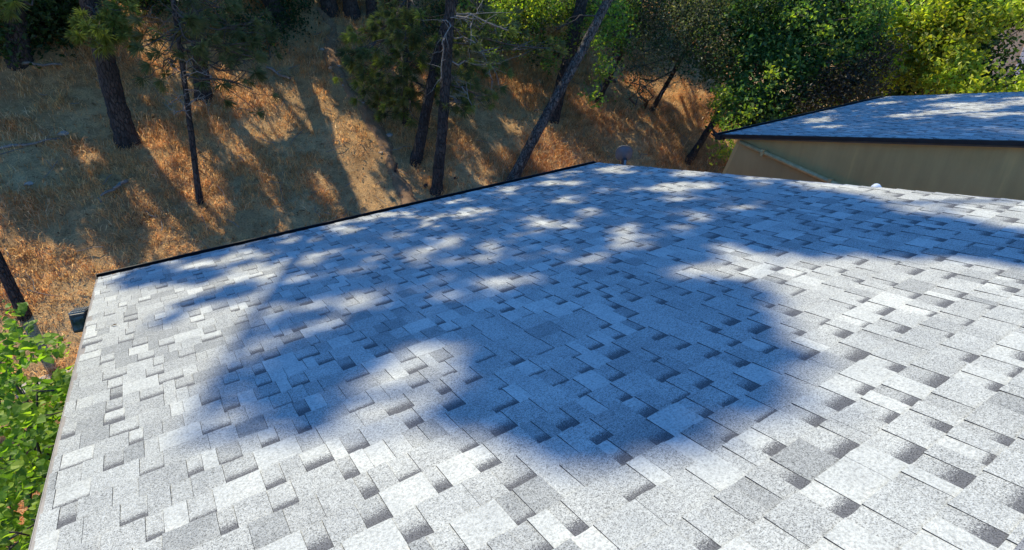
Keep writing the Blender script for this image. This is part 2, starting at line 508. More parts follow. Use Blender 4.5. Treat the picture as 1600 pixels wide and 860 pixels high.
# ridge cap pieces
x = V0 - .01; k = 0
while x < V1:
    m = MB(); L = .30; h0, h1 = .003, .011
    pts = []
    for xx, h in ((x, h0), (min(x + L, V1 + .01), h1)):
        for s in (-.15, -.06, 0, .06, .15):
            p = roofp(xx, UR + s, h) if s >= 0 else backp(xx, -s, h)
            if s == 0: p = np.array([xx, RIDGE[1], RIDGE[2] + h - .002])
            pts.append(p)
    vs = pts + [p - np.array([0, 0, .02]) for p in pts]
    m.add(vs, [(i, i + 1, i + 6, i + 5) for i in range(4)] + [(5 + i, 6 + i, 16 + i, 15 + i) for i in range(4)] + [(i, i + 5, i + 15, i + 10) for i in (4,)] + [(5, 0, 10, 15)])
    o = m.build('ridge_cap', MT['shingle'], roof)
    me = o.data
    a = me.attributes.new('tint', 'FLOAT_COLOR', 'POINT')
    a.data.foreach_set('color', np.tile([.24, .245, .26, 1], (len(me.vertices), 1)).astype(np.float32).ravel())
    uvl = me.uv_layers.new(name='UVMap'); uvl.data.foreach_set('uv', np.zeros(len(me.loops) * 2, dtype=np.float32))
    x += .145; k += 1

# eave: drip edge, gutter-less fascia; rakes: metal trim
mb = MB()
mb.prism([roofp(V0 - .02, UE - .03, .004), roofp(V1 + .02, UE - .03, .004), roofp(V1 + .02, UE + .022, .006), roofp(V0 - .02, UE + .022, .006)], RN * -.003)
mb.prism([roofp(V0 - .02, UE + .018, .003), roofp(V1 + .02, UE + .018, .003), roofp(V1 + .02, UE + .024, .003), roofp(V0 - .02, UE + .024, .003)], np.array([0, 0, -.075]))
hpart(mb, 'drip_edge', MT['drip'])
def gutter(v0, v1, u, wd=.115, dp=.09):
    e = roofp(0, u, -.012); y, z = e[1], e[2]
    prof = [(0, .0), (0, -dp), (wd * .72, -dp), (wd * .86, -dp * .45), (wd, -dp * .4), (wd, .004), (wd - .014, .004), (wd - .014, -.004), (wd - .004, -.006), (wd - .006, -dp * .36), (wd * .82, -dp * .41), (wd * .69, -dp + .005), (.004, -dp + .005), (.004, 0)]
    m = MB(); m.prism([(v0, y + a, z + b) for a, b in prof], (v1 - v0, 0, 0))
    for v in (v0 + .003, v1 - .006): m.prism([(v, y + a, z + b - .001) for a, b in prof[:6]], (.003, 0, 0))
    return m
hpart(gutter(V0 - .03, V1 + .03, UE + .026), 'gutter', MT['drip'])
mb = MB(); e = roofp(0, UE - .03, -.055)
mb.box((V0 - .015, e[1], e[2] - .14), (V1 + .015, e[1] + .035, e[2] - .002))
hpart(mb, 'fascia_board', MT['fascia'])
for side, vx in ((-1, V0), (1, V1)):
    mb = MB()
    a, b_ = (vx - .016, vx + .02) if side < 0 else (vx - .02, vx + .016)
    mb.prism([roofp(a, UR, .001), roofp(b_, UR, .001), roofp(b_, UE - .035, .001), roofp(a, UE - .035, .001)], RN * -.0025)
    c, d = (vx - .020, vx - .0165) if side < 0 else (vx + .0165, vx + .020)
    mb.prism([roofp(c, UR, .002), roofp(d, UR, .002), roofp(d, UE - .035, .002), roofp(c, UE - .035, .002)], np.array([0, 0, -.05]))
    hpart(mb, 'rake_trim', MT['trim'])
    mb = MB()
    a, b_ = (vx - .012, vx + .022) if side < 0 else (vx - .022, vx + .012)
    mb.prism([roofp(a, UR, -.056), roofp(b_, UR, -.056), roofp(b_, UE - .035, -.056), roofp(a, UE - .035, -.056)], np.array([0, 0, -.14]))
    hpart(mb, 'rake_board', MT['fascia'])
# walls
WX0, WX1, WY0, WY1 = V0 + .3, V1 - .2, -5.2, 5.55
zt = lambda y: (RIDGE[2] - abs(y - RIDGE[1]) * sn / cs - .09)
for nm, poly, ext in (('gable_wall', [(WX0, WY0, -.2), (WX0, WY1, -.2), (WX0, WY1, zt(WY1)), (WX0, RIDGE[1], zt(RIDGE[1])), (WX0, WY0, zt(WY0))], (.15, 0, 0)),
                      ('gable_wall', [(WX1 - .15, WY0, -.2), (WX1 - .15, WY1, -.2), (WX1 - .15, WY1, zt(WY1)), (WX1 - .15, RIDGE[1], zt(RIDGE[1])), (WX1 - .15, WY0, zt(WY0))], (.15, 0, 0)),
                      ('rear_wall', [(WX0 + .152, WY1 - .15, -.2), (WX1 - .152, WY1 - .15, -.2), (WX1 - .152, WY1 - .15, zt(WY1)), (WX0 + .152, WY1 - .15, zt(WY1))], (0, .15, 0)),
                      ('front_wall', [(WX0 + .152, WY0, -.2), (WX1 - .152, WY0, -.2), (WX1 - .152, WY0, zt(WY0)), (WX0 + .152, WY0, zt(WY0))], (0, .15, 0))):
    mb = MB(); mb.prism(poly, ext); hpart(mb, nm, MT['wall'])

# ------------------------------------------------------------------ neighbouring building (same roof pitch, across the gap)
BX0, BX1, BUE = 7.90, 12.9, 6.27
nb = thing('neighbour_building', 'neighbouring building with olive brown side wall and grey shingle roof across the gap', 'building', (10.5, 3, 0))
NINV = Matrix.Translation((-10.5, -3, 0))
def npart(mb, name, mat):
    o = mb.build(name, mat, nb); o.matrix_parent_inverse = NINV; return o
mb = MB(); mb.prism([roofp(BX0 + .004, UR, -.002), roofp(BX1 - .004, UR, -.002), roofp(BX1 - .004, BUE - .004, -.002), roofp(BX0 + .004, BUE - .004, -.002)], RN * -.05)
nroof = npart(mb, 'roof', MT['deck'])
o = link('shingle', tabs_mesh('shingle_field', layout(BX0, BX1, BUE, 60, 21)), nroof); o.matrix_basis = RMAT; o['kind'] = 'stuff'
mb = MB(); mb.prism([backp(BX1 - .004, .012, -.002), backp(BX0 + .004, .012, -.002), backp(BX0 + .004, 6.0, -.002), backp(BX1 - .004, 6.0, -.002)], np.array([0, -sn, cs]) * -.05)
npart(mb, 'back_slope', MT['deck'])
npart(gutter(BX0 - .05, BX1 + .03, BUE + .042, .12, .08), 'gutter', MT['drip'])
mb = MB()
mb.prism([roofp(BX0 - .03, BUE + .005, .004), roofp(BX1 + .02, BUE + .005, .004), roofp(BX1 + .02, BUE + .04, .004), roofp(BX0 - .03, BUE + .04, .004)], np.array([0, 0, -.09]))
npart(mb, 'drip_edge', MT['drip'])
for vx, wd in ((BX0 - .03, .028), (BX1 + .002, .028)):
    mb = MB(); mb.prism([roofp(vx, UR, .004), roofp(vx + wd, UR, .004), roofp(vx + wd, BUE + .002, .004), roofp(vx, BUE + .002, .004)], np.array([0, 0, -.05]))
    npart(mb, 'rake_trim', MT['drip'])
WXN = BX0 + .09
c_top = at_x(1152, 224, WXN); c_bot = at_x(1131, 270, WXN)
dy = (c_bot[1] - c_top[1]) / (c_top[2] - c_bot[2])
def zr(y): return RO[2] - (y - RO[1]) * sn / cs - .07 if y > RIDGE[1] else RIDGE[2] - (RIDGE[1] - y) * sn / cs - .075
ytop = c_top[1]
mb = MB()
mb.prism([(WXN, -5.5, -.2), (WXN, ytop + dy * (zr(ytop) + .2), -.2), (WXN, ytop, zr(ytop)), (WXN, RIDGE[1], zr(RIDGE[1])), (WXN, -5.5, zr(-5.5))], (.18, 0, 0))
npart(mb, 'side_wall', MT['olive'])
mb = MB(); mb.prism([(BX1 - .3, -5.5, -.2), (BX1 - .3, ytop, -.2), (BX1 - .3, ytop, zr(ytop)), (BX1 - .3, RIDGE[1], zr(RIDGE[1])), (BX1 - .3, -5.5, zr(-5.5))], (.18, 0, 0))
npart(mb, 'side_wall', MT['olive'])
mb = MB(); mb.box((WXN + .182, ytop - .16, -.2), (BX1 - .302, ytop - .01, zr(ytop) - .002)); npart(mb, 'rear_wall', MT['olive'])
mb = MB(); mb.box((WXN + .182, -5.49, -.2), (BX1 - .302, -5.3, zr(-5.5) - .002)); npart(mb, 'front_wall', MT['olive'])
# soffit board under the rake
mb = MB(); mb.prism([roofp(BX0 + .002, UR, -.054), roofp(WXN + .02, UR, -.054), roofp(WXN + .02, BUE - .01, -.054), roofp(BX0 + .002, BUE - .01, -.054)], np.array([0, 0, -.02]))
npart(mb, 'soffit', MT['fascia'])
# pipe down the side wall, thin darker sheet on the wall below it
p0 = at_x(1156, 222, WXN - .045); p1 = at_x(1303, 287, WXN - .045)
p2 = p1 + (p1 - p0) * 1.3
mb = MB(); mb.tube([p0, p0 * .66 + p2 * .34, p0 * .33 + p2 * .67, p2], [.034] * 4, 10)
npart(mb, 'wall_pipe', MT['pipe'])
for t in (.12, .42, .72):
    q = p0 * (1 - t) + p2 * t; mb = MB(); mb.box((q[0] - .045, q[1] - .02, q[2] - .05), (WXN - .001, q[1] + .02, q[2] + .05)); npart(mb, 'pipe_clip', MT['pipe'])
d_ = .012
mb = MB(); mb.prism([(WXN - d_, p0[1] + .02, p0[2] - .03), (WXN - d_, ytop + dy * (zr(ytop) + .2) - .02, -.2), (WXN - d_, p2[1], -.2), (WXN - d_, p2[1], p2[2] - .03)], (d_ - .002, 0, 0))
npart(mb, 'lower_wall_darker', MT['darkolive'])

# ------------------------------------------------------------------ small fittings
# flood light on the left gable
lt = at_x(128, 494, V0 - .16)
lampo = thing('flood_light', 'dark boxy flood light sticking out beside the left roof edge', 'lamp', lt)
R = Matrix.Translation(Vector(lt)) @ Matrix.Rotation(math.radians(-12), 4, 'Z') @ Matrix.Rotation(math.radians(-18), 4, 'X') @ Matrix.Scale(.8, 4)
def lpart(mb, name, mat, parent=lampo, bevel=0):
    o = mb.build(name, mat, parent, bevel); o.matrix_parent_inverse = Matrix.Translation(-Vector(lt)); return o
mb = MB(); mb.box((-.08, -.11, -.15), (.07, .12, .05), R); hs = lpart(mb, 'housing', MT['black'], bevel=.012)
mb = MB(); mb.box((-.082, -.09, .052), (.066, .13, .066), R)
for k in range(6): mb.box((-.07 + k * .024, -.07, .066), (-.062 + k * .024, .11, .078), R)
lpart(mb, 'heat_sink', MT['lampgrey'])
mb = MB(); mb.box((-.06, -.118, -.12), (.05, -.111, .02), R); lpart(mb, 'lens', MT['glass'])
mb = MB(); mb.tube([R @ Vector((.05, .03, 0)), R @ Vector((.14, .03, .03)), Vector((WX0 + .02, lt[1] + .02, lt[2] - .02))], [.018, .018, .018], 8)
mb.tube([R @ Vector((.061, .03, -.02)), R @ Vector((.085, .03, -.02))], [.035, .035], 10); lpart(mb, 'bracket', MT['lampgrey'])

# dish on a mast just past the far roof corner
dc = at_d(975, 240, 9.3)
dish = thing('satellite_dish', 'small grey round backed dish on a mast beyond the far roof corner', 'dish', (dc[0], dc[1], float(terrain(dc[0], dc[1]))))
DINV = Matrix.Translation(-dish.location)
def dpart(mb, name, mat, bevel=0):
    o = mb.build(name, mat, dish, bevel); o.matrix_parent_inverse = DINV; return o
mb = MB()
fw = np.array([.60, .74, .22]); fw /= np.linalg.norm(fw)           # dish looks away, up the hill
sx = np.cross(fw, [0, 0, 1.]); sx /= np.linalg.norm(sx); su = np.cross(sx, fw)
vs = []; fs = []; rings = 7; seg = 28
for side, off in ((0, 0), (1, .008)):
    for r in range(rings + 1):
        q = r / rings
        for k in range(seg):
            an = 2 * math.pi * k / seg
            cx_, cz_ = math.cos(an), math.sin(an)
            pw = .82
            cx_ = math.copysign(abs(cx_) ** pw, cx_); cz_ = math.copysign(abs(cz_) ** pw, cz_)
            vs.append(dc + sx * cx_ * q * .130 + su * cz_ * q * .135 + fw * (.035 * q * q - .035 + off))
for side in (0, 1):
    o_ = side * (rings + 1) * seg
    for r in range(rings):
        for k in range(seg):
            f = (o_ + r * seg + k, o_ + r * seg + (k + 1) % seg, o_ + (r + 1) * seg + (k + 1) % seg, o_ + (r + 1) * seg + k)
            fs.append(f if side else f[::-1])
l = (rings) * seg; h = (2 * rings + 1) * seg
fs += [(l + k, l + (k + 1) % seg, h + (k + 1) % seg, h + k) for k in range(seg)]
mb.add(vs, fs, True); dpart(mb, 'reflector', MT['dish'])
mb = MB(); back = dc - fw * .05 - su * .10
mb.box((back[0] - .045, back[1] - .03, back[2] - .05), (back[0] + .045, back[1] + .0, back[2] + .04)); dpart(mb, 'mount_bracket', MT['black'], .006)
mb = MB(); mb.tube([back + [0, -.035, .02], back + [0, -.04, -.16], np.array([back[0], back[1] - .04, float(terrain(back[0], back[1])) - .1])], [.02] * 3, 10); dpart(mb, 'mast', MT['lampgrey'])
mb = MB(); tip = dc + fw * .2 - su * .1
mb.tube([dc - su * .12, tip], [.009, .009], 6); dpart(mb, 'feed_arm', MT['lampgrey'])
mb = MB(); mb.tube([tip, tip - fw * .06 + su * .02], [.022, .016], 8); dpart(mb, 'feed_horn', MT['lampgrey'])

# white vent cap behind the right rake
vc = at_x(1370, 291, V1 + .16)
vent = thing('vent_pipe', 'white rounded vent cap peeking over the right roof edge before the olive wall', 'vent', (vc[0], vc[1], 0))
def vpart(mb, name, mat):
    o = mb.build(name, mat, vent); o.matrix_parent_inverse = Matrix.Translation((-vc[0], -vc[1], 0)); return o
mb = MB(); mb.tube([(vc[0], vc[1], -.1), (vc[0], vc[1], vc[2] - .08)], [.04, .04], 14); vpart(mb, 'pipe', MT['white'])
mb = MB(); mb.tube([vc + [0, 0, z] for z in (-.10, -.06, -.03, -.005, .015, .022)], [.054, .056, .053, .042, .024, .006], 16); vpart(mb, 'cap', MT['white'])

# concrete edging slab and stone beside the shrub
cc = hit(106, 588)
mb = MB(); mb.box((-.55, -.13, -.12), (.6, .13, .06), Matrix.Translation(Vector(cc)) @ Matrix.Rotation(.15, 4, 'Z'))
tag(mb.build('edging_slab', MT['concrete'], None, .015), 'pale concrete edging slab lying on the ground beside the leafy shrub', 'slab')

def rock(c, r, seed, flat=.55):
    rr = np.random.default_rng(seed)
    vs = []; n = 8
    for i, (zz, q) in enumerate(((-.7, .6), (-.2, 1), (.35, .9), (.8, .5))):
        for k in range(n):
            an = 2 * math.pi * (k + .3 * i) / n; j = .75 + .5 * rr.random()
            vs.append((c[0] + math.cos(an) * q * r * j, c[1] + math.sin(an) * q * r * j * .8, c[2] + zz * r * flat * j))
    fs = [(i * n + k, i * n + (k + 1) % n, (i + 1) * n + (k + 1) % n, (i + 1) * n + k) for i in range(3) for k in range(n)] + [tuple(range(n - 1, -1, -1)), tuple(range(3 * n, 4 * n))]
    m = MB(); m.add(vs, fs); return m
for i, (px, py, r, lb) in enumerate([
        (504, 79, .08, 'largest tan stone, uppermost beside the dirt trail high on the slope'),
        (531, 86, .08, 'pale stone on the right side of the trail, just below the sunlit strip'),
        (519, 93, .07, 'pale stone in the middle of the stone cluster high on the trail'),
        (517, 108, .08, 'pale stone at the bottom left of the cluster high on the trail'),
        (529, 105, .07, 'pale stone at the bottom right of the cluster high on the trail'),
        (537, 135, .06, 'pale stone alone on the trail just below the upper cluster'),
        (549, 151, .06, 'small pale stone where the trail narrows left of the young pine'),
        (566, 163, .08, 'flat pale stone in the middle stretch of the trail below the young pine'),
        (588, 184, .08, 'pale stone on the trail level with the red brown patch by the leaning pine'),
        (608, 213, .09, 'big flat pale stone on the lower trail left of the leaning pine'),
        (595, 240, .05, 'tiny pale stone low on the trail above the dark stub')]):
    p = hit(px, py)
    tag(rock(p + [0, 0, .02], r * .8, i).build('stone', MT['stone']), lb, 'stone', 'pale stones along the dirt trail')
for (px, py, r, lb) in ((46, 290, .07, 'whitish stone in the shaded grass at the far left of the hillside'),
                        (100, 212, .09, 'flat grey stone at the end of the fallen branch, left of the thick pine')):
    p = hit(px, py); tag(rock(p + [0, 0, .03], r, px, .5).build('stone', MT['stone']), lb, 'stone')

def stick(name, a, b, r0, r1, lab, cat, mat='twig', lift=.05, n=6, sub=()):
    A = hit(*a); B = hit(*b); m = MB(); pts = []
    for t in np.linspace(0, 1, n):
        p = A * (1 - t) + B * t; p[2] = float(terrain(p[0], p[1])) + lift + .02 * math.sin(t * 9); p[0] += .02 * math.sin(t * 7); pts.append(p)
    m.tube(pts, np.linspace(r0, r1, n), 7, .25)
    for t, dx, dz in sub:
        p = A * (1 - t) + B * t; p[2] = float(terrain(p[0], p[1])) + lift
        m.tube([p, p + [dx, -.05, dz]], [r1, r1 * .5], 5)
    tag(m.build(name, MT[mat]), lab, cat)
stick('fallen_branch', (160, 313), (200, 290), .018, .03, 'short pale fallen branch in the grass below the thick pine', 'branch', 'twig', .07, 6, ((.5, .12, .06),))
stick('fallen_branch', (30, 105), (98, 107), .03, .02, 'long thin dead branch lying level across the shaded slope at far left', 'branch', 'twig', .05)
stick('fallen_branch', (0, 238), (95, 222), .025, .015, 'faint dead branch in shade pointing at the thick pine', 'branch', 'twig', .05)
stick('fallen_branch', (418, 111), (454, 129), .03, .022, 'pale knobbly branch lying on the slope left of the trail', 'branch', 'twig', .06, 6, ((.4, .1, .05), (.7, -.08, .05)))
# short dark stake standing beside the trail
sp = hit(616, 274); sq = sp + np.array([.07, .0, .24])
mb = MB(); mb.tube([sp - [0, 0, .08], sp * .5 + sq * .5, sq], [.03, .028, .032], 7, .2); tag(mb.build('stump', MT['bark']), 'short dark broken stub standing up beside the dirt trail', 'stump')
for px, py in ((665, 293), (712, 281)):
    p = hit(px, py); tag(rock(p + [0, 0, .03], .05, px, .8).build('pine_cone', MT['bark']), 'dark pine cone on the ground ' + ('left of the foot of the straight pine' if px < 700 else 'right of the foot of the straight pine'), 'pine cone')

# ------------------------------------------------------------------ foliage generators
def leaf_cloud(C, size, seed, tints, up=.35, wid=.62, jit=.35, fold=.25):
    """C (N,3) leaf centres -> verts, faces, colours; each leaf a folded four-point blade"""
    r = np.random.default_rng(seed); n = len(C)
    nrm = r.normal(size=(n, 3)); nrm[:, 2] += up * 2; nrm /= np.linalg.norm(nrm, axis=1)[:, None]
    d = r.normal(size=(n, 3)); d -= nrm * np.sum(d * nrm, 1)[:, None]; d /= np.linalg.norm(d, axis=1)[:, None]
    s = np.cross(nrm, d)
    L = size * (1 + jit * (r.random(n) * 2 - 1)); L = L[:, None]
    base = C - d * L * .5; tip = C + d * L * .5 - nrm * L * .12
    lf = C - d * L * .08 + s * L * wid * .5 + nrm * L * fold * .5; rt = C - d * L * .08 - s * L * wid * .5 + nrm * L * fold * .5
    V = np.stack([base, lf, tip, rt], 1).reshape(-1, 3)
    b = np.arange(n) * 4
    F = np.concatenate([np.stack([b, b + 2, b + 1], 1), np.stack([b, b + 3, b + 2], 1)])
    t = np.array(tints); k = r.integers(len(t), size=n)
    col = t[k] * (0.75 + .5 * r.random((n, 1)))
    return V, F, np.repeat(col, 4, 0)

def tuft_cloud(C, A, length, seed, tints, blades=34, width=.006, spread=.85):
    """needle tufts: fans of thin blades round axis A"""
    r = np.random.default_rng(seed); n = len(C); m = n * blades
    P = np.repeat(C, blades, 0); ax = np.repeat(A / np.linalg.norm(A, axis=1)[:, None], blades, 0)
    d = ax + spread * r.normal(size=(m, 3)); d /= np.linalg.norm(d, axis=1)[:, None]
    L = np.repeat(length * (.7 + .5 * r.random(n)), blades)[:, None] * (.75 + .4 * r.random((m, 1)))
    s = np.cross(d, r.normal(size=(m, 3))); s /= np.linalg.norm(s, axis=1)[:, None]
    mid = P + d * L * .55 ; tip = P + d * L - np.array([0, 0, 1]) * L * .14
    V = np.stack([P, mid + s * width * .5, tip, mid - s * width * .5], 1).reshape(-1, 3)
    b = np.arange(m) * 4
    F = np.concatenate([np.stack([b, b + 1, b + 2], 1), np.stack([b, b + 2, b + 3], 1)])
    t = np.array(tints); col = np.repeat(t[r.integers(len(t), size=n)], blades, 0) * (.7 + .6 * r.random((m, 1)))
    return V, F, np.repeat(col, 4, 0)

def join(parts):
    V = []; F = []; Cc = []; o = 0
    for v, f, c in parts:
        V.append(v); F.append(f + o); Cc.append(c); o += len(v)
    return np.concatenate(V), np.concatenate(F), np.concatenate(Cc)

def blob_points(c, r, n_cl, per, seed, cl_r=.2, shell=.5):
    """clumped points filling an ellipsoid (r may be a triple)"""
    q = np.random.default_rng(seed)
    d = q.normal(size=(n_cl, 3)); d /= np.linalg.norm(d, axis=1)[:, None]
    rad = (shell + (1 - shell) * q.random((n_cl, 1))) ** .8
    cc = np.asarray(c) + d * rad * np.asarray(r)
    pts = np.repeat(cc, per, 0) + q.normal(size=(n_cl * per, 3)) * cl_r * (.5 + q.random((n_cl, 1)).repeat(per, 0))
    return pts, cc

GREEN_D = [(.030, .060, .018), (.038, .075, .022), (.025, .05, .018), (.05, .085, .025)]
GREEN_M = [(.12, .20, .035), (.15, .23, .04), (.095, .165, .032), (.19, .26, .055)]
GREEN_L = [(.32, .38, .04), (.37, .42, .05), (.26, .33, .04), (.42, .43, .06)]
PINE = [(.10, .13, .06), (.12, .15, .065), (.085, .11, .05), (.155, .17, .075)]
GREYG = [(.10, .115, .065), (.14, .145, .09), (.08, .095, .05), (.16, .14, .10)]
BROWN = [(.06, .046, .034), (.045, .035, .028), (.08, .062, .045)]

# ------------------------------------------------------------------ trees: trunk axes
class Tree:
    pass
TREES = []
def tree(key, name, label, base, top, height, r0, r1, mat='bark', dY=0.0, wob=.05, crown='needle', base3=None, bend=None, shade=True, group=None):
    t = Tree(); t.key = key
    B = hit(*base) if base3 is None else np.array(base3)
    B = B.copy(); B[2] = float(terrain(B[0], B[1]))
    T = at_y(top[0], top[1], B[1] + dY)
    d = T - B; d /= np.linalg.norm(d)
    t.base = B; t.dir = d; t.h = height
    t.root = thing(name, label, 'tree', B, group)
    n = max(10, int(height * 2.2)); pts = []; rad = []
    sd = abs(hash(key)) % 1000 if False else sum(map(ord, key))
    q = np.random.default_rng(sd); ph = q.random(2) * 6
    for i in range(n + 1):
        s = i / n * height / max(d[2], .3)
        p = B + d * (s - .25)
        up_ = max(0, s - 5)
        p = p + np.array([math.sin(s * .9 + ph[0]) * wob, math.sin(s * .7 + ph[1]) * wob, 0]) * min(1, s / 2)
        if bend is not None: p = p + np.array(bend) * max(0, s - 3.5) ** 1.3
        pts.append(p); fl = 1 + .45 * math.exp(-s / .25)
        rad.append((r0 + (r1 - r0) * (i / n)) * fl)
    t.pts = np.array(pts); t.rad = rad
    # extra rings near the base so the bark outline is uneven
    fine_p = []; fine_r = []
    for i in range(n):
        for k in range(4):
            w = k / 4; fine_p.append(t.pts[i] * (1 - w) + t.pts[i + 1] * w); fine_r.append(rad[i] * (1 - w) + rad[i + 1] * w)
    fine_p.append(t.pts[-1]); fine_r.append(rad[-1])
    m = MB(); m.tube(fine_p, fine_r, 16 if r0 > .1 else 9, .20, True, sd)
    t.trunk = m.build('trunk', MT[mat], t.root); t.trunk.matrix_parent_inverse = Matrix.Translation(-Vector(B))
    t.leaf = []; t.need = []; t.limbs = MB(); t.dead = MB(); t.crown = crown; t.clumps = []; t.shade = shade; t.mat = mat
    TREES.append(t); return t

def axis_at(t, z):
    zz = t.pts[:, 2]
    return np.array([np.interp(z, zz, t.pts[:, 0]), np.interp(z, zz, t.pts[:, 1]), z])

T1 = tree('thick', 'pine_tree', 'thick dark pine trunk at left with a lit needle bough crossing it', (200, 225), (143, 20), 16.5, .165, .03, wob=.03, bend=(.085, 0, 0))
T2 = tree('slender', 'pine_tree', 'slender dark young pine with bare twigs standing right of the thick pine', (313, 318), (284, 110), 6.5, .052, .02, wob=.02)
T3 = tree('shaded', 'pine_tree', 'dark pine trunk in shade behind the slender young pine', (318, 152), (303, 30), 16.5, .14, .03)
T4 = tree('straight', 'pine_tree', 'tall straight pine trunk rising just behind the middle of the eave', (682, 300), (706, 0), 17.5, .105, .025)
T5 = tree('twin', 'pine_tree', 'leaning pine trunk just left of and behind the straight one', (650, 252), (697, 55), 16.5, .105, .025)
T6 = tree('leaner', 'leaning_tree', 'grey barked tree leaning right from beside the eave with pale bark patches', (800, 285), (938, 20), 13.0, .108, .03, 'greybark', crown='leaf', bend=(-.012, 0, 0))
T7 = tree('darkleaner', 'leaning_tree', 'thick dark trunk leaning right, behind the pale patched leaning tree', (862, 186), (905, 20), 14.0, .15, .05, crown='leaf')
T8 = tree('vine', 'oak_tree', 'thin dark leaning trunk with bright hanging leaf sprays beside it', (934, 158), (975, 65), 8.0, .075, .04, crown='leaf')
T9 = tree('scrub', 'oak_tree', 'thin dark trunk leaning right above the sunlit patch, grey twiggy crown', (1019, 172), (1056, 105), 8.0, .06, .03, crown='leaf')
T10 = tree('corner', 'oak_tree', 'dark crooked trunk leaning right beside the corner of the neighbouring building', (1076, 252), (1135, 160), 8.0, .085, .05, crown='leaf')
T11 = tree('topa', 'pine_tree', 'dark trunk at the top edge left of the trail head', (436, 30), (420, 0), 17.5, .17, .04)
T12 = tree('topb', 'pine_tree', 'dark trunk at the top edge, left one of the close pair above the trail', (516, 18), (512, 2), 17.5, .17, .07)
T13 = tree('topc', 'pine_tree', 'dark trunk at the top edge, right one of the close pair above the trail', (550, 24), (547, 2), 17.5, .17, .07)
T14 = tree('topd', 'pine_tree', 'dark thin trunk at the top edge behind the young bushy pine', (582, 28), (580, 2), 16.5, .13, .05)
T15 = tree('young', 'pine_tree', 'young bushy pine with drooping needle boughs between the trail and straight pine', (634, 196), (640, 20), 5.0, .06, .02)
T16 = tree('corneroak', 'oak_tree', 'dark broadleaf tree filling the top left corner of the hillside', (30, 92), (22, 0), 11.0, .17, .06, crown='leaf')
T17 = tree('bigdark', 'broadleaf_tree', 'large dense dark green tree behind the neighbouring building left of the yellow green one', (1180, 215), (1215, 60), 9.0, .20, .07, crown='leaf', base3=at_d(1205, 170, 17.0))
T18 = tree('yellowgreen', 'maple_tree', 'bright yellow green maple standing behind the neighbouring roof at right', (1480, 130), (1490, 0), 7.0, .18, .07, 'greybark', crown='leaf', base3=at_d(1475, 120, 19.5), shade=False)
T19 = tree('oakmid', 'oak_tree', 'oak with bright lit leaves at the top edge between straight pine and leaning trees', (800, 60), (812, 0), 10.0, .13, .06, crown='leaf')

# ------------------------------------------------------------------ where the photo shows shade, and crowns that cast it
def inpoly(x, y, poly):
    c = np.zeros(np.shape(x), bool); n = len(poly)
    for i in range(n):
        x0, y0 = poly[i]; x1, y1 = poly[(i + 1) % n]
        if y0 == y1: continue
        k = ((y0 > y) != (y1 > y)) & (x < (x1 - x0) * (y - y0) / (y1 - y0) + x0)
        c ^= k
    return c
SHADE = [[(330, 388), (935, 250), (1130, 262), (1200, 275), (1258, 297), (1322, 305), (1363, 323), (1389, 334), (1447, 343), (1500, 343), (1534, 355), (1600, 369), (1650, 385), (1650, 412),
          (1600, 407), (1520, 397), (1461, 398), (1345, 395), (1273, 395), (1190, 390), (1147, 378), (1103, 369), (1085, 385), (1100, 402), (1060, 405), (1025, 407), (1025, 421),
          (1063, 436), (1086, 448), (1132, 450), (1173, 459), (1165, 480), (1195, 512), (1215, 570), (1208, 592), (1190, 630), (1158, 634), (1115, 626), (1085, 632), (1056, 650),
          (1064, 680), (1086, 706), (1074, 726), (1015, 714), (932, 722), (880, 700), (826, 674), (784, 664), (729, 660), (703, 612), (709, 601), (775, 594), (744, 559), (709, 533),
          (650, 516), (605, 543), (589, 564), (547, 585), (516, 611), (516, 637), (510, 660), (463, 652), (430, 640), (375, 605), (328, 585), (340, 560), (370, 543), (420, 520),
          (440, 490), (430, 465), (400, 440), (440, 420), (420, 400)],
         [(160, 438), (330, 385), (430, 360), (430, 400), (350, 425), (320, 445), (225, 445), (170, 452)],
         [(245, 494), (322, 464), (336, 482), (262, 504)], [(335, 455), (365, 442), (395, 455), (365, 475), (340, 470)]]
LITR = [(890, 314, 22, 6), (774, 387, 22, 7), (691, 375, 14, 4), (620, 368, 14, 5), (922, 331, 20, 7), (975, 362, 22, 14), (998, 380, 26, 12), (946, 298, 16, 4), (862, 283, 20, 4),
        (793, 301, 13, 4), (745, 330, 28, 6), (820, 438, 30, 7), (850, 447, 20, 6), (731, 407, 14, 4), (870, 392, 14, 5), (925, 410, 26, 7), (986, 443, 18, 6), (735, 314, 14, 3), (665, 343, 16, 4), (615, 457, 18, 6),
        (645, 404, 14, 4), (625, 335, 28, 4), (1076, 274, 28, 4), (1075, 290, 38, 5), (1057, 300, 22, 4), (1048, 312, 18, 4), (1168, 324, 38, 6), (1090, 337, 20, 5), (1070, 360, 25, 8),
        (1185, 279, 28, 4), (960, 268, 28, 4), (425, 430, 42, 12), (443, 480, 16, 6), (343, 412, 22, 8), (390, 397, 30, 7), (485, 407, 25, 7), (464, 375, 30, 5), (540, 360, 25, 5),
        (505, 511, 18, 9), (692, 440, 20, 6), (560, 425, 14, 4), (800, 604, 12, 6), (840, 500, 10, 5), (700, 318, 20, 3), (280, 415, 26, 6), (1258, 282, 30, 6)]
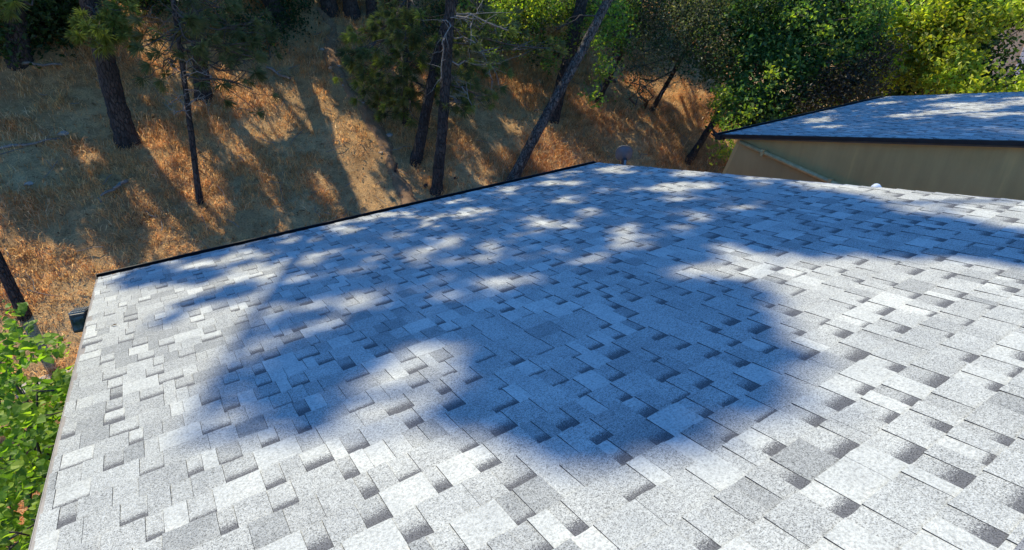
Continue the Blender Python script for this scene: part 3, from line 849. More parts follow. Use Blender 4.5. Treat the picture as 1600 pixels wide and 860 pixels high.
LITH = [[(0, 339), (15, 358), (60, 390), (115, 392), (150, 412), (175, 435), (150, 460), (120, 640), (0, 640), (-60, 500), (-60, 350)],
        [(228, 290), (247, 312), (270, 345), (286, 375), (302, 400), (262, 416), (221, 416), (225, 372), (215, 325), (205, 285)],
        [(234, 235), (260, 212), (286, 231), (303, 254), (315, 312), (345, 350), (370, 385), (322, 400), (293, 345), (247, 280)],
        [(114, 209), (133, 222), (160, 240), (150, 265), (168, 292), (140, 295), (125, 265), (130, 245)],
        [(319, 231), (345, 287), (361, 300), (352, 318), (319, 290)], [(342, 190), (365, 210), (390, 250), (364, 264), (345, 240)],
        [(158, 5), (220, 20), (241, 45), (261, 75), (270, 112), (267, 135), (250, 126), (231, 105), (197, 75), (205, 52), (166, 34)], [(110, 8), (127, 12), (138, 40), (120, 32)],
        [(288, 108), (297, 112), (302, 142), (320, 168), (305, 162), (290, 132)], [(332, 112), (350, 103), (402, 132), (402, 160), (377, 146), (353, 132), (353, 152), (336, 139)],
        [(380, 122), (412, 150), (400, 162), (378, 147)],
        [(453, 163), (486, 178), (507, 199), (531, 190), (555, 193), (594, 223), (578, 236), (594, 261), (578, 274), (600, 289), (630, 298), (612, 326), (574, 340), (555, 300), (537, 263), (510, 239), (495, 209)],
        [(481, 265), (507, 275), (545, 322), (537, 340), (505, 306)], [(423, 220), (456, 247), (448, 253), (428, 236)], [(381, 196), (412, 213), (398, 221)], [(466, 232), (488, 258), (476, 260)],
        [(511, 18), (530, 26), (552, 35), (569, 41), (554, 49), (541, 39)], [(545, 58), (569, 73), (555, 77)], [(561, 48), (588, 54), (575, 60)],
        [(694, 162), (740, 199), (764, 253), (760, 280), (748, 282), (736, 255), (706, 201), (694, 188)], [(684, 243), (704, 255), (720, 280), (708, 288), (692, 271)], [(666, 165), (680, 200), (668, 245), (658, 230)],
        [(754, 112), (785, 131), (845, 138), (853, 157), (811, 144), (777, 137)], [(860, 204), (891, 227), (916, 247), (903, 252), (860, 226)], [(947, 184), (997, 215), (983, 220)],
        [(1033, 130), (1058, 127), (1112, 158), (1112, 206), (1087, 202), (1047, 191), (1062, 175), (1030, 149)], [(690, 250), (719, 239), (752, 287), (719, 296)], [(766, 245), (792, 250), (790, 278), (763, 282)],
        [(981, 222), (997, 241), (985, 247)], [(620, 212), (632, 214), (628, 245), (612, 240)], [(640, 250), (650, 280), (640, 295), (628, 270)]]
LITHE = [(504, 79, 8, 6), (520, 93, 9, 6), (517, 108, 8, 6), (529, 105, 7, 5), (533, 85, 7, 5), (536, 135, 7, 5), (547, 150, 10, 6), (570, 165, 10, 6), (590, 187, 10, 7), (608, 215, 10, 7),
         (420, 290, 9, 6), (440, 260, 8, 5), (405, 320, 10, 6), (830, 240, 12, 5), (1020, 230, 10, 4), (780, 190, 14, 5), (415, 298, 6, 4), (185, 60, 8, 4)]

def roof_shaded(x, y):
    s = np.zeros(x.shape, bool)
    for p in SHADE: s |= inpoly(x, y, p)
    for cx_, cy_, a, b_ in LITR: s &= ((x - cx_) / (a * 1.3)) ** 2 + ((y - cy_) / (b_ * 1.5)) ** 2 > 1
    return s
def grow(p, k):
    c = np.mean(p, 0); return [tuple(c + (np.array(q) - c) * k) for q in p]
def hill_shaded(x, y):
    s = np.ones(x.shape, bool)
    for p in LITH: s &= ~inpoly(x, y, grow(p, 1.32))
    for cx_, cy_, a, b_ in LITHE: s &= ((x - cx_) / a) ** 2 + ((y - cy_) / b_) ** 2 > 1
    return s

sv, su_ = np.meshgrid(np.arange(V0, V1, .125), np.arange(.4, UE + .5, .125))
sv = sv.ravel() + (rng.random(sv.size) - .5) * .05; su_ = su_.ravel() + (rng.random(su_.size) - .5) * .05
RP = np.stack([RO[0] + sv, RO[1] + cs * su_, RO[2] - sn * su_], 1)
px, py, pz = project(RP)
RS = RP[roof_shaded(px, py)]
# neighbour roof: dapples
sv, su_ = np.meshgrid(np.arange(BX0, BX1, .16), np.arange(.6, BUE + .3, .16))
NP_ = np.stack([RO[0] + sv.ravel(), RO[1] + cs * su_.ravel(), RO[2] - sn * su_.ravel()], 1)
nn = vnoise(NP_[:, 0] * 1.6, NP_[:, 1] * 1.9, 8) * .65 + vnoise(NP_[:, 0] * 4.1, NP_[:, 1] * 4.5, 9) * .35
NS = NP_[nn > .43]
# side wall of the neighbour stays in shade
wy, wz = np.meshgrid(np.arange(.5, 6.5, .3), np.arange(.6, 3.2, .3))
WS = np.stack([np.full(wy.size, WXN), wy.ravel(), wz.ravel()], 1)
# hill
hx, hy = np.meshgrid(np.arange(-5.5, 19, .2), np.arange(6.6, 18, .2))
hx = hx.ravel() + (rng.random(hx.size) - .5) * .1; hy = hy.ravel() + (rng.random(hy.size) - .5) * .1
HP = np.stack([hx, hy, terrain(hx, hy)], 1)
px, py, pz = project(HP)
vis = (px > -80) & (px < 1180) & (py > -60) & (pz > 1)
HS = HP[vis & hill_shaded(px, py) & (rng.random(len(hx)) < .88) & ~((px > 225) & (px < 700) & (py > 120) & (vnoise(hx * 2.4, hy * .55, 33) > .62)) & ~((px > 700) & (py > 120) & (vnoise(hx * 2.0, hy * .6, 34) > .72))]

def assign(S, zmin, spread, size, per, sel=None):
    cand = [t for t in TREES if t.shade and t.h > 6 and (sel is None or t.key in sel)]
    for p in S:
        best = None
        for t in cand:
            s = (t.base[1] + rng.normal() * spread * .35 - p[1]) / SUN[1]
            zm = zmin
            s = max(s, (zm - p[2]) / SUN[2])
            q = p + SUN * s
            if q[2] > t.base[2] + t.h + 2.5: continue
            a = axis_at(t, q[2])
            d = math.hypot(q[0] - a[0], q[1] - a[1]) + rng.random() * .5
            if best is None or d < best[0]: best = (d, t, q)
        if best is None or best[0] > 5.5: continue
        best[1].clumps.append((best[2], size, per))
RS = RS[vnoise(RS[:, 0] * 3.3, RS[:, 1] * 3.0, 31) * .6 + vnoise(RS[:, 0] * 6.5, RS[:, 1] * 6, 32) * .4 < np.where(RS[:, 1] > 2.6, .655, .80)]
assign(RS[RS[:, 1] > 2.6], 6.2, 1.6, .070, 30)
assign(RS[RS[:, 1] <= 2.6], 6.2, 1.6, .075, 75)
assign(NS, 6.2, 2.0, .09, 36)
assign(WS, 6.4, 2.0, .16, 24)
assign(HS, 5.7, 2.0, .09, 36)
assign(HS[(rng.random(len(HS)) < .6)], 9.5, 3.5, .09, 40)      # unseen clumps added higher in the same crowns to block skylight

def limb(m, a, b, r0, r1, seed, sag=.0, n=6):
    q = np.random.default_rng(seed); a = np.asarray(a, float); b = np.asarray(b, float); L = np.linalg.norm(b - a)
    pts = [a * (1 - t) + b * t + (q.normal(size=3) * .04 * L if 0 < t < 1 else 0) + np.array([0, 0, sag * 4 * t * (1 - t)]) for t in np.linspace(0, 1, n)]
    m.tube(pts, np.linspace(r0, r1, n), 6, .2, True, seed); return pts

PROT = []          # foliage the photo shows in sunlight: keep the crowns' gaps above it
def protect(px, py, Y, r): PROT.append((at_y(px, py, Y), r))
for a in ((150, 48), (170, 50), (185, 45), (190, 25)): protect(*a, T1.base[1] - .9, .4)
for a in ((560, 90), (600, 105), (600, 60), (640, 40), (620, 20), (660, 20), (640, 100)): protect(*a, T15.base[1] - .2, .42)
for a in ((720, 40), (750, 40), (740, 75), (715, 110), (765, 100), (700, 40), (690, 90), (770, 20)): protect(*a, T4.base[1], .3)
for a in ((925, 70), (945, 95), (938, 120), (930, 150)): protect(*a, at_d(938, 100, 13)[1], .22)
for a in ((785, 20), (830, 25), (870, 30), (810, 55), (755, 15), (850, 8), (905, 40), (940, 20), (880, 75), (750, 50)): protect(*a, at_d(820, 30, 14.6)[1], .42)
for a in ((860, 160), (830, 230), (900, 90)): protect(*a, T6.base[1], .12)
for a in ((1128, 150), (1120, 185), (1142, 230)): protect(*a, at_d(1130, 180, 14.2)[1], .22)
for a in ((1000, 40), (1060, 60), (1030, 100)): protect(*a, at_d(1040, 60, 14.8)[1], .3)
PP = np.array([p for p, _ in PROT]); PR = np.array([r for _, r in PROT])
def blocked(c):
    w = c - PP; k = w @ SUN; d = np.linalg.norm(w - k[:, None] * SUN, axis=1)
    return bool(np.any((d < PR) & (k > 0)))
for t in TREES: t.clumps = [c for c in t.clumps if not blocked(c[0])]
for t in TREES:
    if not t.clumps: continue
    C = np.array([c[0] for c in t.clumps]); S = np.array([c[1] for c in t.clumps]); K = np.array([c[2] for c in t.clumps])
    # limbs to cells of clumps
    cells = {}
    for c in C: cells.setdefault(tuple(np.floor(c / 1.5).astype(int)), []).append(c)
    for i, (k, cl) in enumerate(cells.items()):
        if len(cl) < 5: continue
        g = np.mean(cl, 0); a = axis_at(t, g[2]); hd = np.linalg.norm((g - a)[:2])
        a = axis_at(t, min(max(g[2] - .45 * hd, t.base[2] + 1.5), t.pts[-1][2]))
        limb(t.limbs, a, g, .012 + .010 * hd, .008, i, .05)
    pts = np.repeat(C, K, 0) + rng.normal(size=(int(K.sum()), 3)) * np.repeat(S, K)[:, None]
    if t.crown == 'leaf': t.leaf.append(leaf_cloud(pts, .12, len(C), GREEN_M, .2))
    else:
        n2 = len(pts) // 3
        t.need.append(leaf_cloud(pts, .13, len(C), PINE, .1, .5))
        ax = rng.normal(size=(len(C), 3)) + [0, 0, .6]
        t.need.append(tuft_cloud(C, ax, .16, len(C) + 1, PINE, 10, .010, .9))

# ------------------------------------------------------------------ visible low foliage
def bough(t, px, py, Y, n_t, seed, length=.19, spread=.28, tints=PINE, blades=40, frm=None, dead=False, width=.0052):
    """a pine bough: a branch from the trunk that ends in needle tufts"""
    q = np.random.default_rng(seed); c = at_y(px, py, Y)
    a = axis_at(t, c[2] + (.25 if frm is None else frm))
    m = t.dead if dead else t.limbs
    pts = limb(m, a, c, .018, .008, seed, .05)
    ends = []
    for k in range(int(n_t * 1.7)):
        e = c + q.normal(size=3) * np.array([spread, spread, spread * .75])
        s = pts[int(q.integers(2, 6))]
        limb(m, s, e, .007, .004, seed * 31 + k, 0, 4); ends.append(e)
    ends = np.array(ends); ax = ends - np.array(pts[3]) + q.normal(size=ends.shape) * .15
    t.need.append(tuft_cloud(ends, ax, length, seed, tints, int(blades * 1.5), width, .75))

LITP = [(.17, .21, .06), (.20, .24, .07), (.15, .19, .055)]  # brighter needle tints, with the sunlight put into the colour
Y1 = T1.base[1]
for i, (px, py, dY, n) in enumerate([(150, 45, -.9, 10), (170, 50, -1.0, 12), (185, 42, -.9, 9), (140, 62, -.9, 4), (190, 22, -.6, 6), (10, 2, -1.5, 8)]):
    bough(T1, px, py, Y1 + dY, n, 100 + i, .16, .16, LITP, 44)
for i, (px, py, n) in enumerate([(290, 60, 12), (320, 40, 14), (350, 70, 14), (265, 80, 8), (380, 110, 10), (310, 100, 10), (345, 105, 10), (275, 30, 12), (395, 140, 5), (255, 105, 5), (330, 10, 14), (375, 50, 14), (400, 90, 8)]):
    bough(T2, px, py, T2.base[1] + rng.uniform(-.5, 1.0), max(3, int(n * .55)), 200 + i, .17, .26)
Y15 = T15.base[1]
for i, (px, py, n) in enumerate([(560, 85, 12), (590, 100, 14), (620, 120, 14), (600, 150, 12), (575, 125, 10), (635, 150, 12), (650, 105, 14), (610, 65, 14), (640, 60, 14), (585, 50, 12), (660, 30, 12), (620, 20, 12),
                                 (555, 60, 6), (640, 175, 8), (600, 180, 5), (670, 80, 10), (665, 140, 8)]):
    bough(T15, px, py, Y15 + rng.uniform(-.8, .5), max(3, int(n * .75)), 300 + i, .17, .22, PINE + LITP[:1], 40)
for i, (px, py, n) in enumerate([(715, 130, 9), (735, 105, 8), (750, 75, 8), (765, 60, 7), (725, 165, 6), (745, 150, 5), (790, 45, 6), (720, 60, 7), (770, 105, 4), (690, 120, 7), (740, 30, 8), (760, 10, 8), (835, 75, 3), (855, 75, 3), (700, 165, 6), (760, 150, 3)]):
    bough(T4, px, py, T4.base[1] + rng.uniform(-.3, 1.2), n, 400 + i, .16, .17, PINE + LITP, 36, dead=(i % 2 == 0))
bough(T6, 872, 45, T6.base[1] + .6, 4, 470, .2, .08, [(.30, .19, .07), (.24, .15, .06)], 46)
# pale dead twigs
def deadtwigs(t, spots, seed, r=.012):
    q = np.random.default_rng(seed)
    for i, (x0, y0, x1, y1) in enumerate(spots):
        Y = t.base[1] - .15; a = at_y(x0, y0, Y); b = at_y(x1, y1, Y + q.uniform(-.4, .4))
        pts = limb(t.dead, a, b, r, r * .45, seed + i, .03, 7)
        for k in range(4):
            s = pts[2 + k]; e = s + q.normal(size=3) * .16; limb(t.dead, s, e, r * .5, r * .2, seed * 7 + i * 9 + k, 0, 4)
deadtwigs(T4, [(704, 28, 738, 35), (730, 28, 775, 46), (736, 35, 735, 70), (738, 36, 755, 0), (702, 36, 690, 70), (695, 60, 687, 130), (700, 35, 685, 35), (765, 100, 770, 150), (722, 135, 738, 170)], 51, .010)
deadtwigs(T5, [(690, 60, 668, 105)], 52, .008)
deadtwigs(T2, [(285, 120, 330, 118), (290, 130, 262, 95), (289, 140, 320, 150), (290, 150, 262, 165), (295, 165, 320, 150), (296, 172, 270, 180), (288, 125, 300, 85), (297, 185, 275, 150), (330, 118, 334, 145)], 53, .009)
deadtwigs(T1, [(160, 55, 148, 20), (190, 40, 245, 28), (245, 28, 270, 60)], 54, .010)
deadtwigs(T19, [(815, 65, 832, 98), (820, 20, 825, 45)], 55, .011)
deadtwigs(T9, [(1030, 155, 1065, 118), (1060, 60, 1090, 30), (1010, 60, 1030, 20), (1050, 100, 1110, 70), (1040, 110, 1020, 60), (1055, 95, 1075, 50), (1000, 70, 985, 110), (1050, 120, 1010, 100)], 56, .012)

def foliage(t, spots, size, tints, seed, dens=1.0, cl=.17, per=26, up=.25):
    """spots: (px, py, distance, radius)"""
    for i, (px, py, D, r) in enumerate(spots):
        D = min(D, np.linalg.norm(hit(px, py) - CAM) - .6 * r)
        c = at_d(px, py, D); n = max(4, int(dens * 34 * r * r / .25))
        pts, cc = blob_points(c, (r, r, r * .85), n, per, seed + i, cl, .35)
        qq = np.random.default_rng(seed * 3 + i); kk = .55 + 1.0 * qq.random(); tt_ = [tuple(np.array(c_) * kk * np.array([.85 + .35 * qq.random(), 1, 1])) for c_ in tints]
        t.leaf.append(leaf_cloud(pts, size, seed + i, tt_, up, .62, .55))
        a = axis_at(t, c[2] - .4 * r)
        limb(t.limbs, a, c, .03, .01, seed + i, .05)
        for k in range(0, len(cc), 4): limb(t.limbs, c, cc[k], .012, .004, seed * 3 + k, 0, 4)

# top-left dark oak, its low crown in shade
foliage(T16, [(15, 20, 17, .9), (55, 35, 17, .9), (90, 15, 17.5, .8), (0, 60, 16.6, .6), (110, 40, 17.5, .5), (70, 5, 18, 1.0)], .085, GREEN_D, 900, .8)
# lit oak at the top, between the pines and the leaning trees
foliage(T19, [(755, 12, 15, .30), (785, 20, 15, .40), (800, 50, 14.6, .28), (830, 20, 15, .45), (850, 8, 15, .5), (815, 62, 14.5, .22), (870, 30, 15.2, .4), (900, 12, 15.5, .5), (780, 35, 15, .22), (805, 5, 15.5, .5)], .075, GREEN_M + GREEN_L[:2], 1000, .9, .13)
foliage(T19, [(750, 45, 14.5, .25), (880, 70, 14, .25), (860, 95, 13.6, .18), (840, 60, 14, .25), (905, 45, 14.2, .3), (720, 15, 15, .3), (770, 85, 13.8, .14), (940, 20, 14.5, .4), (975, 15, 14.8, .4)], .07, GREEN_M + GREEN_L[2:3], 1050, .7, .12)
foliage(T8, [(925, 70, 13.0, .20), (945, 95, 13, .22), (938, 120, 13, .18), (930, 150, 12.9, .15), (948, 110, 13, .2), (960, 50, 13.5, .3), (985, 60, 13.8, .3), (940, 60, 13.3, .25), (932, 35, 13.5, .25), (955, 25, 13.8, .4)], .065, GREEN_M + GREEN_L[:1], 1100, .75, .10)
foliage(T9, [(1000, 30, 15, .5), (1040, 40, 15, .5), (1080, 30, 15.5, .5), (1010, 80, 14.5, .4), (1050, 75, 14.8, .4), (1085, 75, 15, .4), (990, 105, 14.2, .25), (1020, 110, 14.5, .25), (1000, 140, 13.8, .2), (965, 20, 15, .5), (1100, 50, 15.5, .5), (1120, 20, 16, .6), (1060, 5, 16, .6), (1095, 5, 16, .6), (1030, 5, 16, .6), (1075, 50, 15.5, .4), (1115, 85, 15, .4)], .045, GREYG, 1200, 1.7, .18, 26)
foliage(T9, [(1050, 25, 15.6, .6), (1090, 60, 15.2, .5), (1115, 100, 14.8, .4), (1030, 60, 14.8, .4), (1075, 100, 14.6, .3), (1105, 20, 16, .6), (1010, 10, 15, .5)], .06, GREEN_D + GREYG[2:3], 1250, .9, .16, 26)
foliage(T10, [(1128, 150, 14.5, .28), (1120, 185, 14.2, .22), (1142, 200, 14, .24), (1138, 232, 13.6, .20), (1125, 235, 13.6, .14), (1118, 165, 14.3, .14)], .075, GREEN_M + GREEN_L[:2], 1300, .9, .11)
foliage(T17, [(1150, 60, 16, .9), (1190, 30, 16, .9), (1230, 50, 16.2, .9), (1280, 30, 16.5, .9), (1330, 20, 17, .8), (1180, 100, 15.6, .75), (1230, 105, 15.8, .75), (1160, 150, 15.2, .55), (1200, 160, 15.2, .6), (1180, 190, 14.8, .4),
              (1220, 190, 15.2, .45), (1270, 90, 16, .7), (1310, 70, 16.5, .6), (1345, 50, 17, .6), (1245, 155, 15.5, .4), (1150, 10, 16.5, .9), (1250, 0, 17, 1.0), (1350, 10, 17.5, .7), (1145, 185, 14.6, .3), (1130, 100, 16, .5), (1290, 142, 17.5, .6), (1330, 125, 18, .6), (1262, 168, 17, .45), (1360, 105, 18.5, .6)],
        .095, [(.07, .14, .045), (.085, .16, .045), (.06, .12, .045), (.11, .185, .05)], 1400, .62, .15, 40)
foliage(T18, [(1385, 25, 18.6, .55), (1420, 30, 18.3, .6), (1410, 70, 18.3, .55), (1440, 60, 18.2, .6), (1395, 110, 18, .5), (1430, 115, 17.8, .55), (1470, 90, 17.8, .65), (1500, 50, 18, .8), (1480, 20, 18.5, .8), (1525, 20, 18.5, .7),
              (1570, 12, 18.6, .55), (1505, 95, 17.6, .5), (1500, 130, 17.4, .45), (1535, 140, 17.4, .4), (1585, 150, 17.4, .42), (1460, 135, 17.4, .35), (1615, 150, 17.6, .45), (1620, 5, 18.6, .55)],
        .115, GREEN_L, 1500, .34, .13, 46)
foliage(T17, [(1345, 25, 15.5, .28), (1250, 25, 15, .22), (1310, 75, 15, .2), (1205, 120, 14.3, .2), (1370, 5, 16, .35), (1170, 175, 13.8, .16), (1290, 45, 15.2, .2)], .08, GREEN_M + GREEN_L[2:3], 1450, .8, .12, 26)

def shrub(name, label, base_px, spots, size, tints, seed, dens, cl, per, stems=5, mat='branch', D=None, group=None):
    B = hit(*base_px) if D is None else at_d(*base_px, D); B[2] = float(terrain(B[0], B[1]))
    root = thing(name, label, 'shrub', B, group)
    L = []; m = MB(); q = np.random.default_rng(seed)
    for i, (px, py, DD, r) in enumerate(spots):
        DD = min(DD, np.linalg.norm(hit(px, py) - CAM) - .5 * r)
        c = at_d(px, py, DD); n = max(4, int(dens * 34 * r * r / .25))
        pts, cc = blob_points(c, (r, r, r * .85), n, per, seed + i, cl, .3)
        L.append(leaf_cloud(pts, size, seed + i, tints, .25))
        limb(m, B + q.normal(size=3) * [.1, .1, 0] - [0, 0, .05], c, .022, .008, seed + i, .05)
        for k in range(0, len(cc), 3): limb(m, c, cc[k], .010, .004, seed * 5 + k, 0, 4)
    inv = Matrix.Translation(-Vector(B))
    o = m.build('stems', MT[mat], root); o.matrix_parent_inverse = inv
    o = link('foliage', np_mesh('foliage', *join(L)[:2], MT['leaf'], join(L)[2]), root); o.matrix_parent_inverse = inv; o['kind'] = 'stuff'
    return root
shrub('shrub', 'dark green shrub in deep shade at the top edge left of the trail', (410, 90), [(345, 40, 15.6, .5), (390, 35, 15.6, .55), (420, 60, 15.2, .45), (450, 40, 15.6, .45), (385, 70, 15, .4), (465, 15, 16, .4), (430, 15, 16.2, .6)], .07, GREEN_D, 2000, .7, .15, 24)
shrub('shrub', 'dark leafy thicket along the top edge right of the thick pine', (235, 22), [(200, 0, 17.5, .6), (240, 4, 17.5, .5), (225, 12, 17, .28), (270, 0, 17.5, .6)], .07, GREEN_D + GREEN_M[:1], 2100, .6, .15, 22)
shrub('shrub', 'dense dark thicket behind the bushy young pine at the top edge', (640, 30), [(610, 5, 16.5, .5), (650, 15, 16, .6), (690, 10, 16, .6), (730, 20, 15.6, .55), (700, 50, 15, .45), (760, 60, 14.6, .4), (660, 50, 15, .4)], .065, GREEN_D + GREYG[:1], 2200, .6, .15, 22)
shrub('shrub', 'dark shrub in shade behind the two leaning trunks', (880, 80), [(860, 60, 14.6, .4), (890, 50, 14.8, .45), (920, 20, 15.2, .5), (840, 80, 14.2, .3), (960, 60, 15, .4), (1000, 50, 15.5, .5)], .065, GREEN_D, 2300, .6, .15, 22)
shrub('shrub', 'brown leafless brush between the dark tree and the neighbouring roof', (1300, 170), [(1290, 140, 15.5, .45), (1320, 130, 15.8, .5), (1350, 120, 16.2, .5), (1265, 165, 15, .35), (1370, 90, 16.8, .45), (1340, 145, 15.4, .3), (1395, 10, 20, .9), (1430, 5, 21, .8)], .075, BROWN + BROWN + GREYG[2:3], 2400, 1.5, .17, 26, D=16, mat='branch')
shrub('shrub', 'dark evergreen thicket behind the yellow green maple at the right edge', (1500, 60), [(1400, 20, 23, 1.2), (1400, 80, 22, 1.1), (1400, 125, 21, .9), (1450, 60, 22.5, 1.1), (1450, 120, 21.5, .9), (1500, 30, 23, 1.2), (1500, 90, 22, 1.0), (1490, 60, 23, .9), (1530, 10, 23, .9), (1500, 128, 22, .8), (1590, 135, 22, .6), (1590, -5, 24, .9), (1360, 60, 21, .9), (1370, 115, 20, .8), (1660, 0, 24, .9)], .14, GREEN_D, 2600, .45, .22, 34, D=24)
shrub('shrub', 'low grey green shrub hanging over the slope below the grey twiggy tree', (1000, 165), [(985, 130, 13.6, .18), (1000, 110, 13.8, .2), (985, 155, 13.2, .13), (1010, 135, 13.7, .16)], .045, GREYG, 2500, .8, .1, 18)

# finish trees
for t in TREES:
    inv = Matrix.Translation(-Vector(t.base))
    if t.limbs.v:
        o = t.limbs.build('limbs', MT['branch'], t.root); o['kind'] = 'stuff'; o.matrix_parent_inverse = inv
    if t.dead.v:
        o = t.dead.build('dead_twigs', MT['twig'], t.root); o['kind'] = 'stuff'; o.matrix_parent_inverse = inv
    if t.leaf:
        V, F, Cc = join(t.leaf); o = link('crown', np_mesh('crown', V, F, MT['leaf'], Cc), t.root); o.matrix_parent_inverse = inv
    if t.need:
        V, F, Cc = join(t.need); o = link('needles' if t.leaf else 'crown', np_mesh('needles', V, F, MT['needle'], Cc), t.root); o.matrix_parent_inverse = inv

# ------------------------------------------------------------------ big leaved shrub at lower left
def broad_leaf_mesh(name, tint, seed):
    q = np.random.default_rng(seed)
    out = [(0, 0), (.30, .06), (.50, .30), (.44, .58), (.24, .82), (0, 1.05)]
    V = [(0, 0, 0), (0, .35, -.03), (0, .7, -.04), (0, 1.05, -.16)]
    for s in (1, -1):
        for x, y in out[1:5]: V.append((s * x * (1 + .12 * (q.random() - .5)), y + .04 * (q.random() - .5), .10 * x * 2 + .05 * (q.random() - .5) - .1 * y * y))
    F = []
    for s, o in ((1, 4), (-1, 8)):
        tri = [(0, o, 1), (o, o + 1, 1), (1, o + 1, o + 2), (1, o + 2, 2), (2, o + 2, o + 3), (2, o + 3, 3)]
        F += [f if s > 0 else f[::-1] for f in tri]
    V = np.array(V); V[:, 1] -= .1
    return V, np.array(F)
SB = np.array([-1.55, 3.4, 0.0])
bush = thing('shrub', 'bright broad leaved shrub growing up beside the left roof edge', 'shrub', SB)
BINV = Matrix.Translation(-Vector(SB))
q = np.random.default_rng(77)
topline = [(-60, 462), (0, 468), (30, 466), (45, 486), (60, 516), (100, 520), (112, 550), (118, 590)]
LP = []
tries = 0
while len(LP) < 7500 and tries < 200000:
    tries += 1
    X = -.76 - abs(q.normal()) * .5 ; Y = q.uniform(.6, 5.0); Z = q.uniform(1.0, 4.4)
    p = np.array([X, Y, Z]); px, py, z = project(p)
    if z < .5 or px < -160 or py > 1000: continue
    ty = np.interp(px, [a for a, _ in topline], [b for _, b in topline])
    if py < ty + q.random() * 14: continue
    # two bare gaps where the ground shows through
    if (px - 60) ** 2 / 26 ** 2 + (py - 580) ** 2 / 16 ** 2 < 1 or (px - 95) ** 2 / 26 ** 2 + (py - 565) ** 2 / 20 ** 2 < q.random(): continue
    edge = roofp(V0, (Y - RO[1]) / cs)[2]
    if X > V0 - .10 : continue
    if Z > edge + .10 and X > -.95: continue
    if vnoise(np.array(px / 34.), np.array(py / 30.), 4) < .12: continue
    LP.append(p)
LP = np.array(LP)
BT = [(.16, .29, .032), (.21, .35, .04), (.12, .225, .03), (.29, .41, .05), (.09, .175, .028)]
vis_order = np.argsort([project(p)[2] + (0 if -5 < project(p)[0] < 130 and project(p)[1] < 870 else 50) for p in LP])
protoL = []
for k in range(10):
    V, F = broad_leaf_mesh('leaf', None, k)
    protoL.append(np_mesh('leaf', V, F, MT['broad'], np.tile(BT[k % 5], (len(V), 1))))
VV = []; FF = []; CC = []; off = 0
m = MB()
for rank, i in enumerate(vis_order):
    p = LP[i]
    yaw = q.uniform(0, 6.28); tilt = q.normal() * .55 - .35; roll = q.normal() * .4
    S = q.uniform(.036, .068) if q.random() < .7 else q.uniform(.022, .036)
    S *= float(np.clip(np.linalg.norm(p - CAM) / 5.0, .55, 1))
    mat = Matrix.Translation(Vector(p)) @ Matrix.Rotation(yaw, 4, 'Z') @ Matrix.Rotation(tilt, 4, 'X') @ Matrix.Rotation(roll, 4, 'Y') @ Matrix.Diagonal((S, S, S, 1))
    if rank < 300:
        o = link('leaf', protoL[int(q.integers(10))], bush); o.matrix_parent_inverse = BINV; o.matrix_basis = mat
    else:
        V, F = broad_leaf_mesh('leaf', None, int(q.integers(10)))
        A = np.array(mat)
        VV.append(V @ A[:3, :3].T + A[:3, 3]); FF.append(F + off); CC.append(np.tile(np.array(BT[int(q.integers(5))]) * (.8 + .4 * q.random()), (len(V), 1))); off += len(V)
o = link('leaf', np_mesh('leaf_mass', np.concatenate(VV), np.concatenate(FF), MT['broad'], np.concatenate(CC)), bush); o.matrix_parent_inverse = BINV; o['kind'] = 'stuff'
for k in range(14):
    e = LP[int(q.integers(len(LP)))]; limb(m, SB + q.normal(size=3) * [.15, .5, 0] + [0, 0, -.1], e, .022, .006, 600 + k, .1, 7)
for k in range(180):
    a = LP[int(q.integers(len(LP)))]; b_ = LP[np.argsort(np.linalg.norm(LP - a, axis=1))[int(q.integers(3, 12))]]
    limb(m, a, b_, .005, .003, 700 + k, 0, 3)
o = m.build('stems', MT['branch'], bush); o.matrix_parent_inverse = BINV
# dark trunk at the left frame edge behind the shrub
tb = hit(40, 494); tp = at_y(-8, 395, tb[1] + .1)
TB = thing('tree_stem', 'dark bare leaning stem behind the broad leaved shrub at the left edge', 'tree', tb)
mb = MB(); dd = (tp - tb); top_ = tb + dd * 2.6 + np.array([-1.2, .5, 4.2])
mb.tube([tb - dd * .12, tb + dd * .3, tb + dd * .7, tb + dd * 1.2, tb + dd * 2.6, tb + dd * 2.6 + [-.4, .2, 1.6], top_], [.095, .072, .068, .064, .05, .04, .015], 12, .2, True, 5)
o = mb.build('trunk', MT['bark'], TB); o.matrix_parent_inverse = Matrix.Translation(-Vector(tb))
pts_, cc_ = blob_points(top_ - [0, 0, .3], (1.0, .9, 1.2), 34, 30, 55, .2, .3)
V, F, Cc = leaf_cloud(pts_, .09, 55, GREEN_M)
o = link('crown', np_mesh('crown', V, F, MT['leaf'], Cc), TB); o.matrix_parent_inverse = Matrix.Translation(-Vector(tb))
mb = MB()
for k in range(0, len(cc_), 2): limb(mb, tb + dd * 2.6 + [-.4, .2, 1.6], cc_[k], .018, .005, 900 + k, .05)
o = mb.build('limbs', MT['branch'], TB); o['kind'] = 'stuff'; o.matrix_parent_inverse = Matrix.Translation(-Vector(tb))

